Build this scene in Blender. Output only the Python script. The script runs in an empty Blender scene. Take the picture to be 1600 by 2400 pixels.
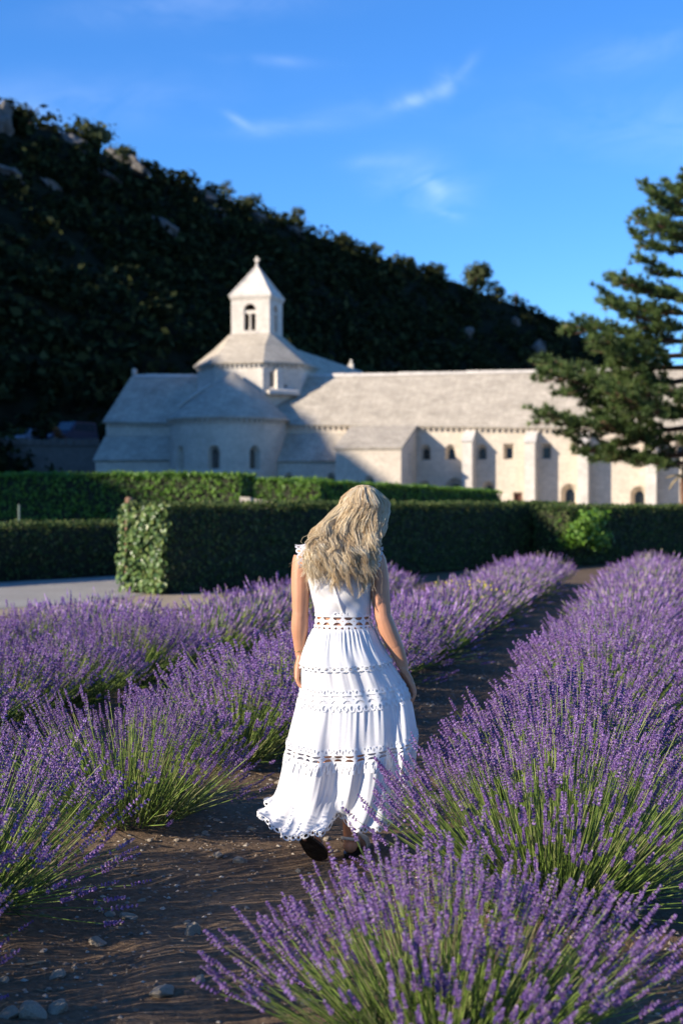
import bpy, bmesh, math, random
import numpy as np
from math import sin, cos, tan, pi, radians, sqrt, atan2
from mathutils import Vector, Matrix, noise as mnoise

S = bpy.context.scene
COL = S.collection
rng = np.random.default_rng(7)
random.seed(7)

# ------------------------------------------------------------------ camera
cam_d = bpy.data.cameras.new("camera")
cam = bpy.data.objects.new("camera", cam_d)
COL.objects.link(cam)
cam.location = (0, 0, 1.56)
cam.rotation_euler = (radians(90 - 0.395), 0, 0)
cam_d.sensor_fit = 'VERTICAL'
cam_d.sensor_height = 36
cam_d.lens = 50
cam_d.clip_start = 0.1
cam_d.clip_end = 5000
cam_d.dof.use_dof = True
cam_d.dof.focus_distance = 6.1
cam_d.dof.aperture_fstop = 2.8
S.camera = cam

# ------------------------------------------------------------------ light
SUN_EL = radians(21)
SUN_H = (-0.9, -0.44)                 # horizontal direction towards the sun
SUN_AZ = atan2(SUN_H[0], SUN_H[1])    # clockwise from +Y
world = bpy.data.worlds.new("World")
S.world = world
world.use_nodes = True
wn, wl = world.node_tree.nodes, world.node_tree.links
wn.clear()
w_out = wn.new("ShaderNodeOutputWorld")
w_bg = wn.new("ShaderNodeBackground")
w_sky = wn.new("ShaderNodeTexSky")
w_sky.sky_type = 'NISHITA'
w_sky.sun_disc = False
w_sky.sun_elevation = SUN_EL
w_sky.sun_rotation = SUN_AZ % (2 * pi)
w_sky.altitude = 400
w_sky.air_density = 1.0
w_sky.dust_density = 0.3
w_sky.ozone_density = 2.0
w_hsv = wn.new("ShaderNodeHueSaturation")
w_hsv.inputs["Saturation"].default_value = 1.08
w_hsv.inputs["Value"].default_value = 1.0
w_hsv.inputs["Hue"].default_value = 0.5
w_gain = wn.new("ShaderNodeMix"); w_gain.data_type = 'RGBA'; w_gain.blend_type = 'MULTIPLY'; w_gain.inputs[0].default_value = 1
w_gain.inputs[7].default_value = (0.56, 0.84, 1.28, 1)          # deep clear evening-blue air
wl.new(w_sky.outputs[0], w_gain.inputs[6]); wl.new(w_gain.outputs[2], w_hsv.inputs["Color"])
# thin cirrus, placed by direction
w_tc = wn.new("ShaderNodeTexCoord")
def w_vec(dx, dz):
    v = Vector((dx, 1.0, dz)); v.normalize(); return v
cloud_sum = None
def w_math(op, a, b=None, clamp=False):
    n = wn.new("ShaderNodeMath"); n.operation = op; n.use_clamp = clamp
    for i, x in enumerate((a, b)):
        if x is None: continue
        if isinstance(x, (int, float)): n.inputs[i].default_value = x
        else: wl.new(x, n.inputs[i])
    return n.outputs[0]
w_noise = wn.new("ShaderNodeTexNoise"); w_noise.inputs["Scale"].default_value = 14
w_noise.inputs["Detail"].default_value = 4; w_noise.inputs["Roughness"].default_value = 0.62
w_noise.inputs["Distortion"].default_value = 0.6
w_nmap = wn.new("ShaderNodeMapping"); w_nmap.inputs["Scale"].default_value = (1, 1, 2.6)
w_nmap.inputs["Rotation"].default_value = (0, radians(-22), 0)
wl.new(w_tc.outputs["Generated"], w_nmap.inputs[0]); wl.new(w_nmap.outputs[0], w_noise.inputs["Vector"])
w_nr = wn.new("ShaderNodeMapRange"); w_nr.inputs[1].default_value = 0.30; w_nr.inputs[2].default_value = 0.82
wl.new(w_noise.outputs[0], w_nr.inputs[0])
def cirrus(px, py, half_len, half_wid, ang, amount):
    """soft streak of ice cloud round one direction"""
    c = w_vec((px - 800) / 3333.0, (1177 - py) / 3333.0)
    sub = wn.new("ShaderNodeVectorMath"); sub.operation = 'SUBTRACT'
    wl.new(w_tc.outputs["Generated"], sub.inputs[0]); sub.inputs[1].default_value = c
    def dot(v):
        d = wn.new("ShaderNodeVectorMath"); d.operation = 'DOT_PRODUCT'
        wl.new(sub.outputs[0], d.inputs[0]); d.inputs[1].default_value = v
        return d.outputs["Value"]
    up = Vector((0, -c.z, c.y)).normalized(); rt = Vector((1, 0, 0))
    a = rt * cos(ang) + up * sin(ang); b = -rt * sin(ang) + up * cos(ang)
    u = w_math('DIVIDE', dot(a), half_len / 3333.0); v = w_math('DIVIDE', dot(b), half_wid / 3333.0)
    r2 = w_math('ADD', w_math('MULTIPLY', u, u), w_math('MULTIPLY', v, v))
    m = w_math('EXPONENT', w_math('MULTIPLY', r2, -1.0))
    return w_math('MULTIPLY', m, amount * 0.5)
parts = [cirrus(985, 232, 70, 14, radians(18), 0.42), cirrus(1045, 195, 26, 26, radians(60), 0.42), cirrus(1085, 165, 40, 14, radians(48), 0.2),
         cirrus(990, 435, 100, 55, radians(-12), 0.3), cirrus(1012, 437, 24, 16, radians(-20), 0.75),
         cirrus(1050, 505, 26, 10, radians(-10), 0.4), cirrus(660, 300, 120, 18, radians(4), 0.2),
         cirrus(560, 285, 30, 9, radians(-30), 0.3), cirrus(640, 145, 110, 12, radians(-3), 0.12), cirrus(480, 10, 260, 40, radians(4), 0.16),
         cirrus(860, 250, 160, 34, radians(8), 0.07), cirrus(880, 380, 60, 14, radians(5), 0.16), cirrus(1500, 120, 160, 40, radians(12), 0.12),
         cirrus(-300, 300, 500, 60, radians(6), 0.3), cirrus(2200, 350, 600, 80, radians(-4), 0.3)]
tot = parts[0]
for p_ in parts[1:]: tot = w_math('ADD', tot, p_)
w_cl = w_math('MULTIPLY', tot, w_nr.outputs[0], clamp=True)
w_mix = wn.new("ShaderNodeMix"); w_mix.data_type = 'RGBA'
wl.new(w_cl, w_mix.inputs[0]); wl.new(w_hsv.outputs[0], w_mix.inputs[6]); w_mix.inputs[7].default_value = (11.5, 12.5, 14.0, 1)
wl.new(w_mix.outputs[2], w_bg.inputs["Color"])
w_bg.inputs["Strength"].default_value = 0.104
wl.new(w_bg.outputs[0], w_out.inputs["Surface"])

sun_d = bpy.data.lights.new("sun", 'SUN')
sun = bpy.data.objects.new("sun", sun_d); COL.objects.link(sun)
sun_d.energy = 4.8
sun_d.angle = radians(0.53)
sun_d.color = (1.0, 0.885, 0.73)
sv = Vector((SUN_H[0] * cos(SUN_EL), SUN_H[1] * cos(SUN_EL), sin(SUN_EL))).normalized()
sun.rotation_euler = sv.to_track_quat('Z', 'Y').to_euler()
sun.location = (-60, -30, 60)

S.view_settings.view_transform = 'Standard'
S.view_settings.look = 'None'
S.view_settings.gamma = 1
S.view_settings.exposure = 0.9
S.view_settings.use_curve_mapping = False
S.cycles.max_bounces = 6
S.cycles.diffuse_bounces = 3
S.cycles.transparent_max_bounces = 8
S.cycles.use_denoising = True

# ------------------------------------------------------------------ helpers
def tag(o, label=None, cat=None, group=None, kind=None):
    if label: o["label"] = label
    if cat: o["category"] = cat
    if group: o["group"] = group
    if kind: o["kind"] = kind
    return o

def empty(name, loc=(0, 0, 0), rz=0.0):
    o = bpy.data.objects.new(name, None); COL.objects.link(o)
    o.location = loc; o.rotation_euler = (0, 0, rz); o.empty_display_size = 0.2
    return o

def link(name, me, parent=None, kind=None):
    o = bpy.data.objects.new(name, me); COL.objects.link(o)
    if parent is not None: o.parent = parent
    if kind: o["kind"] = kind
    return o

def mesh_np(name, V, Fs, mat=None, smooth=False, tint=None):
    """V (n,3); Fs an (m,k) array or a list of such arrays; tint = per-vertex random value"""
    if not isinstance(Fs, (list, tuple)): Fs = [Fs]
    Fs = [np.asarray(f, dtype=np.int32) for f in Fs if len(f)]
    me = bpy.data.meshes.new(name)
    V = np.asarray(V, dtype=np.float32)
    me.vertices.add(len(V)); me.vertices.foreach_set("co", V.ravel())
    nl = sum(f.size for f in Fs); npoly = sum(len(f) for f in Fs)
    me.loops.add(nl); me.polygons.add(npoly)
    me.loops.foreach_set("vertex_index", np.concatenate([f.ravel() for f in Fs]))
    starts, tots, s = [], [], 0
    for f in Fs:
        k = f.shape[1]
        starts.append(s + np.arange(len(f)) * k); tots.append(np.full(len(f), k)); s += f.size
    me.polygons.foreach_set("loop_start", np.concatenate(starts).astype(np.int32))
    me.polygons.foreach_set("loop_total", np.concatenate(tots).astype(np.int32))
    me.polygons.foreach_set("use_smooth", np.full(npoly, smooth))
    if tint is not None:
        a = me.attributes.new("tint", 'FLOAT', 'POINT'); a.data.foreach_set("value", np.asarray(tint, dtype=np.float32))
    me.update(calc_edges=True)
    me.validate()
    if mat: me.materials.append(mat)
    return me

class MB:
    """collects polygons"""
    def __init__(s): s.v = []; s.f = []
    def add(s, vs, fs):
        b = len(s.v); s.v += [tuple(v) for v in vs]; s.f += [tuple(i + b for i in f) for f in fs]
    def box(s, x0, x1, y0, y1, z0, z1):
        s.add([(x0,y0,z0),(x1,y0,z0),(x1,y1,z0),(x0,y1,z0),(x0,y0,z1),(x1,y0,z1),(x1,y1,z1),(x0,y1,z1)],
              [(0,3,2,1),(4,5,6,7),(0,1,5,4),(1,2,6,5),(2,3,7,6),(3,0,4,7)])
    def tube(s, pts, rad, n=8, cap=True):
        pts = [Vector(p) for p in pts]
        if isinstance(rad, (int, float)): rad = [rad] * len(pts)
        rings = []
        for i, p in enumerate(pts):
            d = (pts[min(i+1, len(pts)-1)] - pts[max(i-1, 0)]).normalized()
            a = d.cross(Vector((0.13, 0.21, 1)) if abs(d.z) < 0.9 else Vector((1, 0.1, 0))).normalized(); b = d.cross(a)
            rings.append([p + (a * cos(2*pi*k/n) + b * sin(2*pi*k/n)) * rad[i] for k in range(n)])
        vs = [v for r in rings for v in r]; fs = []
        for i in range(len(pts)-1):
            for k in range(n):
                fs.append((i*n+k, i*n+(k+1) % n, (i+1)*n+(k+1) % n, (i+1)*n+k))
        if cap:
            fs.append(tuple(range(n-1, -1, -1))); fs.append(tuple((len(pts)-1)*n + k for k in range(n)))
        s.add(vs, fs)
    def mesh(s, name, mat, smooth=False):
        me = bpy.data.meshes.new(name); me.from_pydata([tuple(v) for v in s.v], [], s.f); me.update()
        if smooth: me.polygons.foreach_set("use_smooth", [True] * len(me.polygons))
        if mat: me.materials.append(mat)
        return me
    def obj(s, name, mat, parent=None, smooth=False, kind=None):
        return link(name, s.mesh(name, mat, smooth), parent, kind)

def quads(n, k=4): return np.arange(n * k, dtype=np.int32).reshape(n, k)

# ------------------------------------------------------------------ materials
def new_mat(name):
    m = bpy.data.materials.new(name); m.use_nodes = True
    nt = m.node_tree; b = nt.nodes["Principled BSDF"]
    return m, nt, b

def noise_ramp(nt, scale, stops, detail=6, rough=0.6, coord="Object", mapping=None, dist=0.0):
    tc = nt.nodes.new("ShaderNodeTexCoord"); n = nt.nodes.new("ShaderNodeTexNoise")
    n.inputs["Scale"].default_value = scale; n.inputs["Detail"].default_value = detail
    n.inputs["Roughness"].default_value = rough; n.inputs["Distortion"].default_value = dist
    src = tc.outputs[coord]
    if mapping:
        mp = nt.nodes.new("ShaderNodeMapping"); mp.inputs["Scale"].default_value = mapping
        nt.links.new(src, mp.inputs[0]); src = mp.outputs[0]
    nt.links.new(src, n.inputs["Vector"])
    r = nt.nodes.new("ShaderNodeValToRGB")
    e = r.color_ramp.elements
    while len(e) < len(stops): e.new(0.5)
    for el, (p, c) in zip(e, stops): el.position = p; el.color = (*c, 1)
    nt.links.new(n.outputs["Fac"], r.inputs[0])
    return r.outputs[0], n.outputs["Fac"]

def add_bump(nt, b, h, strength=0.5, dist=0.02):
    bp = nt.nodes.new("ShaderNodeBump"); bp.inputs["Strength"].default_value = strength; bp.inputs["Distance"].default_value = dist
    nt.links.new(h, bp.inputs["Height"]); nt.links.new(bp.outputs[0], b.inputs["Normal"])

def mixc(nt, fac, a, b, mode='MIX'):
    m = nt.nodes.new("ShaderNodeMix"); m.data_type = 'RGBA'; m.blend_type = mode
    for i, x in ((0, fac), (6, a), (7, b)):
        if isinstance(x, (int, float)): m.inputs[i].default_value = x
        elif isinstance(x, tuple): m.inputs[i].default_value = (*x, 1)
        else: nt.links.new(x, m.inputs[i])
    return m.outputs[2]

def plain(name, col, rough=0.7, nscale=6.0, var=0.2, bump=0.0, metallic=0.0, spec=0.3):
    m, nt, b = new_mat(name)
    lo = tuple(max(0, c * (1 - var)) for c in col); hi = tuple(min(1, c * (1 + var)) for c in col)
    c, h = noise_ramp(nt, nscale, [(0.3, lo), (0.7, hi)])
    nt.links.new(c, b.inputs["Base Color"]); b.inputs["Roughness"].default_value = rough
    b.inputs["Metallic"].default_value = metallic; b.inputs["Specular IOR Level"].default_value = spec
    if bump: add_bump(nt, b, h, bump)
    return m

def tint_mat(name, stops, rough=0.6, transl=0.3, obj_var=0.0, spec=0.25):
    """colour from the per-piece 'tint' value; partly translucent"""
    m, nt, b = new_mat(name)
    at = nt.nodes.new("ShaderNodeAttribute"); at.attribute_name = "tint"
    r = nt.nodes.new("ShaderNodeValToRGB"); e = r.color_ramp.elements
    while len(e) < len(stops): e.new(0.5)
    for el, (p, c) in zip(e, stops): el.position = p; el.color = (*c, 1)
    nt.links.new(at.outputs["Fac"], r.inputs[0])
    c = r.outputs[0]
    if obj_var:
        oi = nt.nodes.new("ShaderNodeObjectInfo"); mr = nt.nodes.new("ShaderNodeMapRange")
        mr.inputs[3].default_value = 1 - obj_var; mr.inputs[4].default_value = 1 + obj_var
        nt.links.new(oi.outputs["Random"], mr.inputs[0])
        hs = nt.nodes.new("ShaderNodeHueSaturation"); nt.links.new(mr.outputs[0], hs.inputs["Value"]); nt.links.new(c, hs.inputs["Color"])
        c = hs.outputs[0]
    nt.links.new(c, b.inputs["Base Color"]); b.inputs["Roughness"].default_value = rough
    b.inputs["Specular IOR Level"].default_value = spec
    if transl > 0:
        t = nt.nodes.new("ShaderNodeBsdfTranslucent"); nt.links.new(c, t.inputs[0])
        mx = nt.nodes.new("ShaderNodeMixShader"); mx.inputs[0].default_value = transl
        nt.links.new(b.outputs[0], mx.inputs[1]); nt.links.new(t.outputs[0], mx.inputs[2])
        nt.links.new(mx.outputs[0], nt.nodes["Material Output"].inputs["Surface"])
    return m

def stone_mat(name, base, course=0.32, warm=(0.50, 0.44, 0.36), rough=0.85):
    m, nt, b = new_mat(name)
    c1, h1 = noise_ramp(nt, 0.55, [(0.3, tuple(x * 0.82 for x in base)), (0.55, base), (0.75, tuple(min(1, x * 1.12) for x in base))], 8, 0.65)
    c2, h2 = noise_ramp(nt, 3.2, [(0.35, (0.78, 0.77, 0.76)), (0.65, (1.1, 1.08, 1.05))], 7, 0.7)
    tc = nt.nodes.new("ShaderNodeTexCoord"); sx = nt.nodes.new("ShaderNodeSeparateXYZ"); nt.links.new(tc.outputs["Object"], sx.inputs[0])
    ad = nt.nodes.new("ShaderNodeMath"); ad.operation = 'ADD'; nt.links.new(sx.outputs[0], ad.inputs[0]); nt.links.new(sx.outputs[1], ad.inputs[1])
    cb = nt.nodes.new("ShaderNodeCombineXYZ"); nt.links.new(ad.outputs[0], cb.inputs[0]); nt.links.new(sx.outputs[2], cb.inputs[1])
    br = nt.nodes.new("ShaderNodeTexBrick"); nt.links.new(cb.outputs[0], br.inputs["Vector"])
    br.inputs["Color1"].default_value = (1, 1, 1, 1); br.inputs["Color2"].default_value = (0.86, 0.85, 0.83, 1); br.inputs["Mortar"].default_value = (0.72, 0.70, 0.67, 1)
    br.inputs["Scale"].default_value = 1.0; br.inputs["Brick Width"].default_value = course * 2.2; br.inputs["Row Height"].default_value = course
    br.inputs["Mortar Size"].default_value = 0.014; br.inputs["Mortar Smooth"].default_value = 0.3
    c = mixc(nt, 1.0, c1, c2, 'MULTIPLY'); c = mixc(nt, 0.55, c, br.outputs[0], 'MULTIPLY')
    cw, hw = noise_ramp(nt, 0.22, [(0.42, (0, 0, 0)), (0.62, (1, 1, 1))], 5, 0.6)
    c = mixc(nt, hw, c, mixc(nt, 0.35, c, warm))
    nt.links.new(c, b.inputs["Base Color"]); b.inputs["Roughness"].default_value = rough; b.inputs["Specular IOR Level"].default_value = 0.15
    mul = nt.nodes.new("ShaderNodeMath"); mul.operation = 'ADD'; nt.links.new(h2, mul.inputs[0]); nt.links.new(br.outputs["Fac"], mul.inputs[1])
    mul.inputs[1].default_value = 0
    add_bump(nt, b, h2, 0.5, 0.04)
    return m

def slab_roof_mat(name, base):
    """weathered stone slabs in courses"""
    m, nt, b = new_mat(name)
    c1, h1 = noise_ramp(nt, 0.7, [(0.3, tuple(x * 0.72 for x in base)), (0.55, base), (0.78, tuple(min(1, x * 1.2) for x in base))], 9, 0.7)
    c2, h2 = noise_ramp(nt, 5.0, [(0.3, (0.76, 0.76, 0.76)), (0.7, (1.14, 1.13, 1.10))], 4, 0.7, mapping=(0.45, 1.0, 2.2))
    tc = nt.nodes.new("ShaderNodeTexCoord"); sx = nt.nodes.new("ShaderNodeSeparateXYZ"); nt.links.new(tc.outputs["Object"], sx.inputs[0])
    ad = nt.nodes.new("ShaderNodeMath"); ad.operation = 'ADD'; nt.links.new(sx.outputs[0], ad.inputs[0]); nt.links.new(sx.outputs[1], ad.inputs[1])
    cb = nt.nodes.new("ShaderNodeCombineXYZ"); nt.links.new(ad.outputs[0], cb.inputs[0]); nt.links.new(sx.outputs[2], cb.inputs[1])
    br = nt.nodes.new("ShaderNodeTexBrick"); nt.links.new(cb.outputs[0], br.inputs["Vector"])
    br.inputs["Color1"].default_value = (1, 1, 1, 1); br.inputs["Color2"].default_value = (0.74, 0.73, 0.72, 1); br.inputs["Mortar"].default_value = (0.42, 0.41, 0.4, 1)
    br.inputs["Scale"].default_value = 1.0; br.inputs["Brick Width"].default_value = 0.5; br.inputs["Row Height"].default_value = 0.2; br.inputs["Mortar Size"].default_value = 0.018
    c = mixc(nt, 1.0, c1, c2, 'MULTIPLY'); c = mixc(nt, 0.6, c, br.outputs[0], 'MULTIPLY')
    nt.links.new(c, b.inputs["Base Color"]); b.inputs["Roughness"].default_value = 0.9; b.inputs["Specular IOR Level"].default_value = 0.12
    add_bump(nt, b, h2, 0.6, 0.06)
    return m

M = {}
M['wall'] = stone_mat("pale_limestone_wall", (0.62, 0.54, 0.435))
M['ashlar'] = stone_mat("white_dressed_limestone", (0.66, 0.61, 0.54), 0.36)
M['slab'] = slab_roof_mat("grey_stone_slabs", (0.52, 0.455, 0.365))
M['spire'] = stone_mat("smooth_white_stone", (0.68, 0.63, 0.56), 0.4)
M['dark_glass'] = plain("dark_window_glass", (0.012, 0.013, 0.015), 0.25, spec=0.5)
M['door_wood'] = plain("red_brown_wood", (0.11, 0.045, 0.03), 0.7)
M['old_stone'] = stone_mat("dark_retaining_stone", (0.16, 0.145, 0.13), 0.3, warm=(0.15, 0.12, 0.09))
M['rock'] = plain("grey_limestone_rock", (0.13, 0.12, 0.11), 0.9, 1.2, 0.35, 0.6)
M['bark'] = plain("brown_bark", (0.10, 0.065, 0.045), 0.9, 9, 0.45, 0.8)
# ------------------------------------------------------------------ ground
ROW_DIR = np.array([0.2334, 0.9724]); ROW_PERP = np.array([0.9724, -0.2334]); ROW_O = np.array([0.0, 6.3])
def row_pt(off, t): 
    p = ROW_O + ROW_PERP * off + ROW_DIR * t
    return float(p[0]), float(p[1])

def vnoise(x, y, scale, seed=0, octaves=4, rough=0.5):
    """value noise on arrays"""
    out = np.zeros_like(x, dtype=float); amp = 1.0; tot = 0.0
    for o in range(octaves):
        fx, fy = x * scale, y * scale
        ix, iy = np.floor(fx).astype(np.int64), np.floor(fy).astype(np.int64)
        tx, ty = fx - ix, fy - iy
        tx, ty = tx * tx * (3 - 2 * tx), ty * ty * (3 - 2 * ty)
        def h(a, b):
            n = (a * 374761393 + b * 668265263 + (seed + o) * 1442695041) & 0xFFFFFFFF
            n = ((n ^ (n >> 13)) * 1274126177) & 0xFFFFFFFF
            n = n ^ (n >> 16)
            return (n & 0xFFFF) / 65535.0
        v = (h(ix, iy) * (1 - tx) + h(ix + 1, iy) * tx) * (1 - ty) + (h(ix, iy + 1) * (1 - tx) + h(ix + 1, iy + 1) * tx) * ty
        out += amp * v; tot += amp; amp *= rough; scale *= 2.03
    return out / tot - 0.5

def sstep(a, b, x):
    t = np.clip((x - a) / (b - a), 0, 1); return t * t * (3 - 2 * t)

ROW_OFFS = (-4.15, -2.95, -1.08, 0.92, 2.75)
def ground_z(x, y):
    x = np.asarray(x, float); y = np.asarray(y, float)
    o = (x - ROW_O[0]) * ROW_PERP[0] + (y - ROW_O[1]) * ROW_PERP[1]
    t = (x - ROW_O[0]) * ROW_DIR[0] + (y - ROW_O[1]) * ROW_DIR[1]
    field = sstep(30, 25, y) * (1 - sstep(-1.2, -2.6, x) * sstep(16.0, 18.5, y))
    z = vnoise(x, y, 1.1, 3, 3) * 0.05 + vnoise(x, y, 5.0, 9, 4, 0.6) * 0.045 + vnoise(x, y, 15.0, 5, 3, 0.65) * 0.026
    for ro in ROW_OFFS: z = z + 0.05 * np.exp(-((o - ro) / 0.35) ** 2)
    z = z - 0.012 * np.exp(-((o + 0.05) / 0.3) ** 2)
    near = np.exp(-((x - 0.03) ** 2 + (y - 6.25) ** 2) / 0.35)
    return z * field * (1 - 0.8 * near)

def axis(lo, hi, dlo, dhi, step, grow=1.35):
    c = list(np.arange(dlo, dhi, step)); s = step; x = dhi
    while x < hi: c.append(x); s *= grow; x += s
    c.append(hi); s = step; x = dlo - s; pre = []
    while x > lo: pre.append(x); s *= grow; x -= s
    pre.append(lo)
    return np.array(sorted(pre + c))
gx = axis(-900, 900, -3.2, 4.2, 0.055, 1.09); gy = axis(-300, 1500, 2.6, 13.5, 0.062, 1.07)
GX, GY = np.meshgrid(gx, gy); GZ = ground_z(GX, GY)
nx, ny = len(gx), len(gy)
idx = np.arange(nx * ny).reshape(ny, nx)
GF = np.stack([idx[:-1, :-1], idx[:-1, 1:], idx[1:, 1:], idx[1:, :-1]], -1).reshape(-1, 4)

m, nt, b = new_mat("brown_field_soil")
c1, h1 = noise_ramp(nt, 1.3, [(0.3, (0.135, 0.090, 0.057)), (0.6, (0.205, 0.142, 0.090)), (0.8, (0.29, 0.21, 0.14))], 8, 0.65)
c2, h2 = noise_ramp(nt, 38, [(0.35, (0.6, 0.58, 0.56)), (0.6, (1.0, 1.0, 1.0)), (0.74, (1.55, 1.5, 1.42))], 6, 0.7)
nt.links.new(mixc(nt, 1.0, c1, c2, 'MULTIPLY'), b.inputs["Base Color"])
b.inputs["Roughness"].default_value = 0.95; b.inputs["Specular IOR Level"].default_value = 0.1
add_bump(nt, b, h2, 0.8, 0.02)
M['soil'] = m
tag(link("ground", mesh_np("ground", np.stack([GX, GY, GZ], -1).reshape(-1, 3), GF, M['soil'], True)), kind="structure")

m, nt, b = new_mat("pale_grey_gravel")
c1, h1 = noise_ramp(nt, 0.8, [(0.3, (0.29, 0.26, 0.215)), (0.7, (0.38, 0.345, 0.29))], 6, 0.6)
c2, h2 = noise_ramp(nt, 45, [(0.35, (0.7, 0.7, 0.7)), (0.7, (1.2, 1.2, 1.2))], 4, 0.7)
nt.links.new(mixc(nt, 1.0, c1, c2, 'MULTIPLY'), b.inputs["Base Color"]); b.inputs["Roughness"].default_value = 0.95
add_bump(nt, b, h2, 0.6, 0.02); M['gravel'] = m
M['sand'] = plain("sandy_earth", (0.33, 0.255, 0.165), 0.95, 7, 0.3, 0.6)

def sheet(name, poly, z, mat, wob=0.18, seed=1):
    """flat sheet with a wavering outline"""
    r = random.Random(seed); pts = []
    for i, p in enumerate(poly):
        q = poly[(i + 1) % len(poly)]; d = math.dist(p, q); n = max(1, int(d / 0.5))
        for k in range(n):
            t = k / n; pts.append((p[0] + (q[0] - p[0]) * t + r.uniform(-wob, wob) * (k > 0), p[1] + (q[1] - p[1]) * t + r.uniform(-wob, wob) * (k > 0), z))
    me = bpy.data.meshes.new(name); me.from_pydata(pts, [], [tuple(range(len(pts)))]); me.materials.append(mat)
    return tag(link(name, me), kind="structure")
sheet("sandy_verge", [(-40, 14.2), (-7, 18.6), (-4.6, 19.4), (-2.7, 20.2), (-1.3, 22.4), (-2.2, 24.5), (-5, 23), (-40, 17)], 0.006, M['sand'], 0.1)
sheet("gravel_path", [(-40, 15.4), (-7, 19.7), (-5.0, 20.6), (-3.7, 22.4), (-3.3, 24.0), (5.6, 37.4), (3.2, 40.4), (-5.0, 29.6), (-12, 20.3), (-40, 17.9)], 0.012, M['gravel'], 0.08, 4)
sheet("abbey_forecourt", [(-60, 75), (70, 60), (80, 96), (-20, 124), (-60, 124)], 0.012, M['gravel'], 0.3, 5)

# ------------------------------------------------------------------ hill
def cp(px, py, Y): return ((px - 800) / 3333.0 * Y, Y, 1.56 + (1177 - py) / 3333.0 * Y)
CREST = np.array([(-60, -75, 2), (-62, -30, 14), (-66, -8, 20), (-75, 12, 32), (-94, 55.5, 45.2), (-97.9, 63.3, 48.6), (-100.3, 68.4, 52.1), (-102.4, 72.6, 52.2), (-109, 86, 56), (-120, 108.6, 65), (-92, 150, 62),
                  cp(0, 262, 190), cp(120, 294, 202), cp(230, 347, 215), cp(340, 412, 228), cp(450, 434, 240), cp(640, 512, 265), cp(880, 600, 300), cp(1100, 668, 335),
                  cp(1290, 742, 356), cp(1370, 788, 364), cp(1460, 850, 376), cp(1560, 950, 395), (124, 470, 10), (150, 520, 2)])
CREST[:, 2] = np.maximum(CREST[:, 2], 1)
def hill_z(x, y, detail=True):
    x = np.asarray(x, float); y = np.asarray(y, float); shp = x.shape; x = x.ravel(); y = y.ravel()
    best = np.full(x.shape, 1e9); zc = np.zeros_like(x); side = np.zeros_like(x)
    for a, c in zip(CREST[:-1], CREST[1:]):
        d = c[:2] - a[:2]; L2 = d @ d
        t = np.clip(((x - a[0]) * d[0] + (y - a[1]) * d[1]) / L2, 0, 1)
        qx, qy = a[0] + t * d[0], a[1] + t * d[1]
        dist = np.hypot(x - qx, y - qy)
        s = d[0] * (y - a[1]) - d[1] * (x - a[0])       # >0 left of the crest direction (the back)
        u = dist < best
        best = np.where(u, dist, best); zc = np.where(u, a[2] + t * (c[2] - a[2]), zc); side = np.where(u, s, side)
    w = np.where(side < 0, zc * 1.12 + 1, zc * 2.2 + 1)
    r = np.clip(best / w, 0, 1)
    z = zc * (1 - r) ** 1.0
    z = z * (1 - 0.06 * np.sin(np.clip(r, 0, 1) * pi))
    if detail:
        k = np.clip(z / 8, 0, 1) * np.clip(best / 14, 0.12, 1)
        k = k * (.12 + .88 * sstep(104, 145, y))
        z = z + k * (vnoise(x, y, 0.035, 21, 3) * 9 + vnoise(x, y, 0.16, 22, 3) * 3.0)
    z = np.where(r >= 1, -2.0, z)
    return z.reshape(shp)
hx = np.arange(-200, 190, 3.0); hy = np.arange(-110, 560, 3.0)
HX, HYY = np.meshgrid(hx, hy); HZ = hill_z(HX, HYY)
hidx = np.arange(len(hx) * len(hy)).reshape(len(hy), len(hx))
HF = np.stack([hidx[:-1, :-1], hidx[:-1, 1:], hidx[1:, 1:], hidx[1:, :-1]], -1).reshape(-1, 4)
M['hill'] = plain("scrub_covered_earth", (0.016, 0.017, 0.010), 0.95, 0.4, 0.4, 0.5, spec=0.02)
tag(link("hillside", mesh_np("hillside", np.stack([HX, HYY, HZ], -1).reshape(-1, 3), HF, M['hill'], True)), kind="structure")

def clump_geo(C, R, nq, size, rg, up=0.35, flat=0.8):
    """leaf-clump quads spread through crowns: C (n,3) centres, R (n,) radii"""
    n = len(C); N = n * nq
    d = rg.normal(size=(N, 3)); d /= np.linalg.norm(d, axis=1)[:, None]
    rad = np.repeat(R, nq)[:, None] * (rg.random((N, 1)) ** 0.45)
    lump = 1 + 0.28 * np.sin(d[:, :1] * 5 + np.repeat(rg.random(n) * 9, nq)[:, None]) * np.cos(d[:, 1:2] * 4)
    pos = np.repeat(C, nq, 0) + d * rad * lump * np.array([1, 1, flat])
    nrm = d + rg.normal(size=(N, 3)) * 0.6 + np.array([0, 0, up]); nrm /= np.linalg.norm(nrm, axis=1)[:, None]
    a = np.cross(nrm, rg.normal(size=(N, 3))); a /= np.linalg.norm(a, axis=1)[:, None] + 1e-9
    b_ = np.cross(nrm, a)
    s = (size * (0.6 + 0.8 * rg.random((N, 1)))) * np.repeat(R, nq)[:, None]
    V = np.stack([pos - a * s, pos - b_ * s * 0.6, pos + a * s, pos + b_ * s * 0.6], 1).reshape(-1, 3)
    return V, quads(N), np.repeat(rg.random(N), 4)

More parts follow.
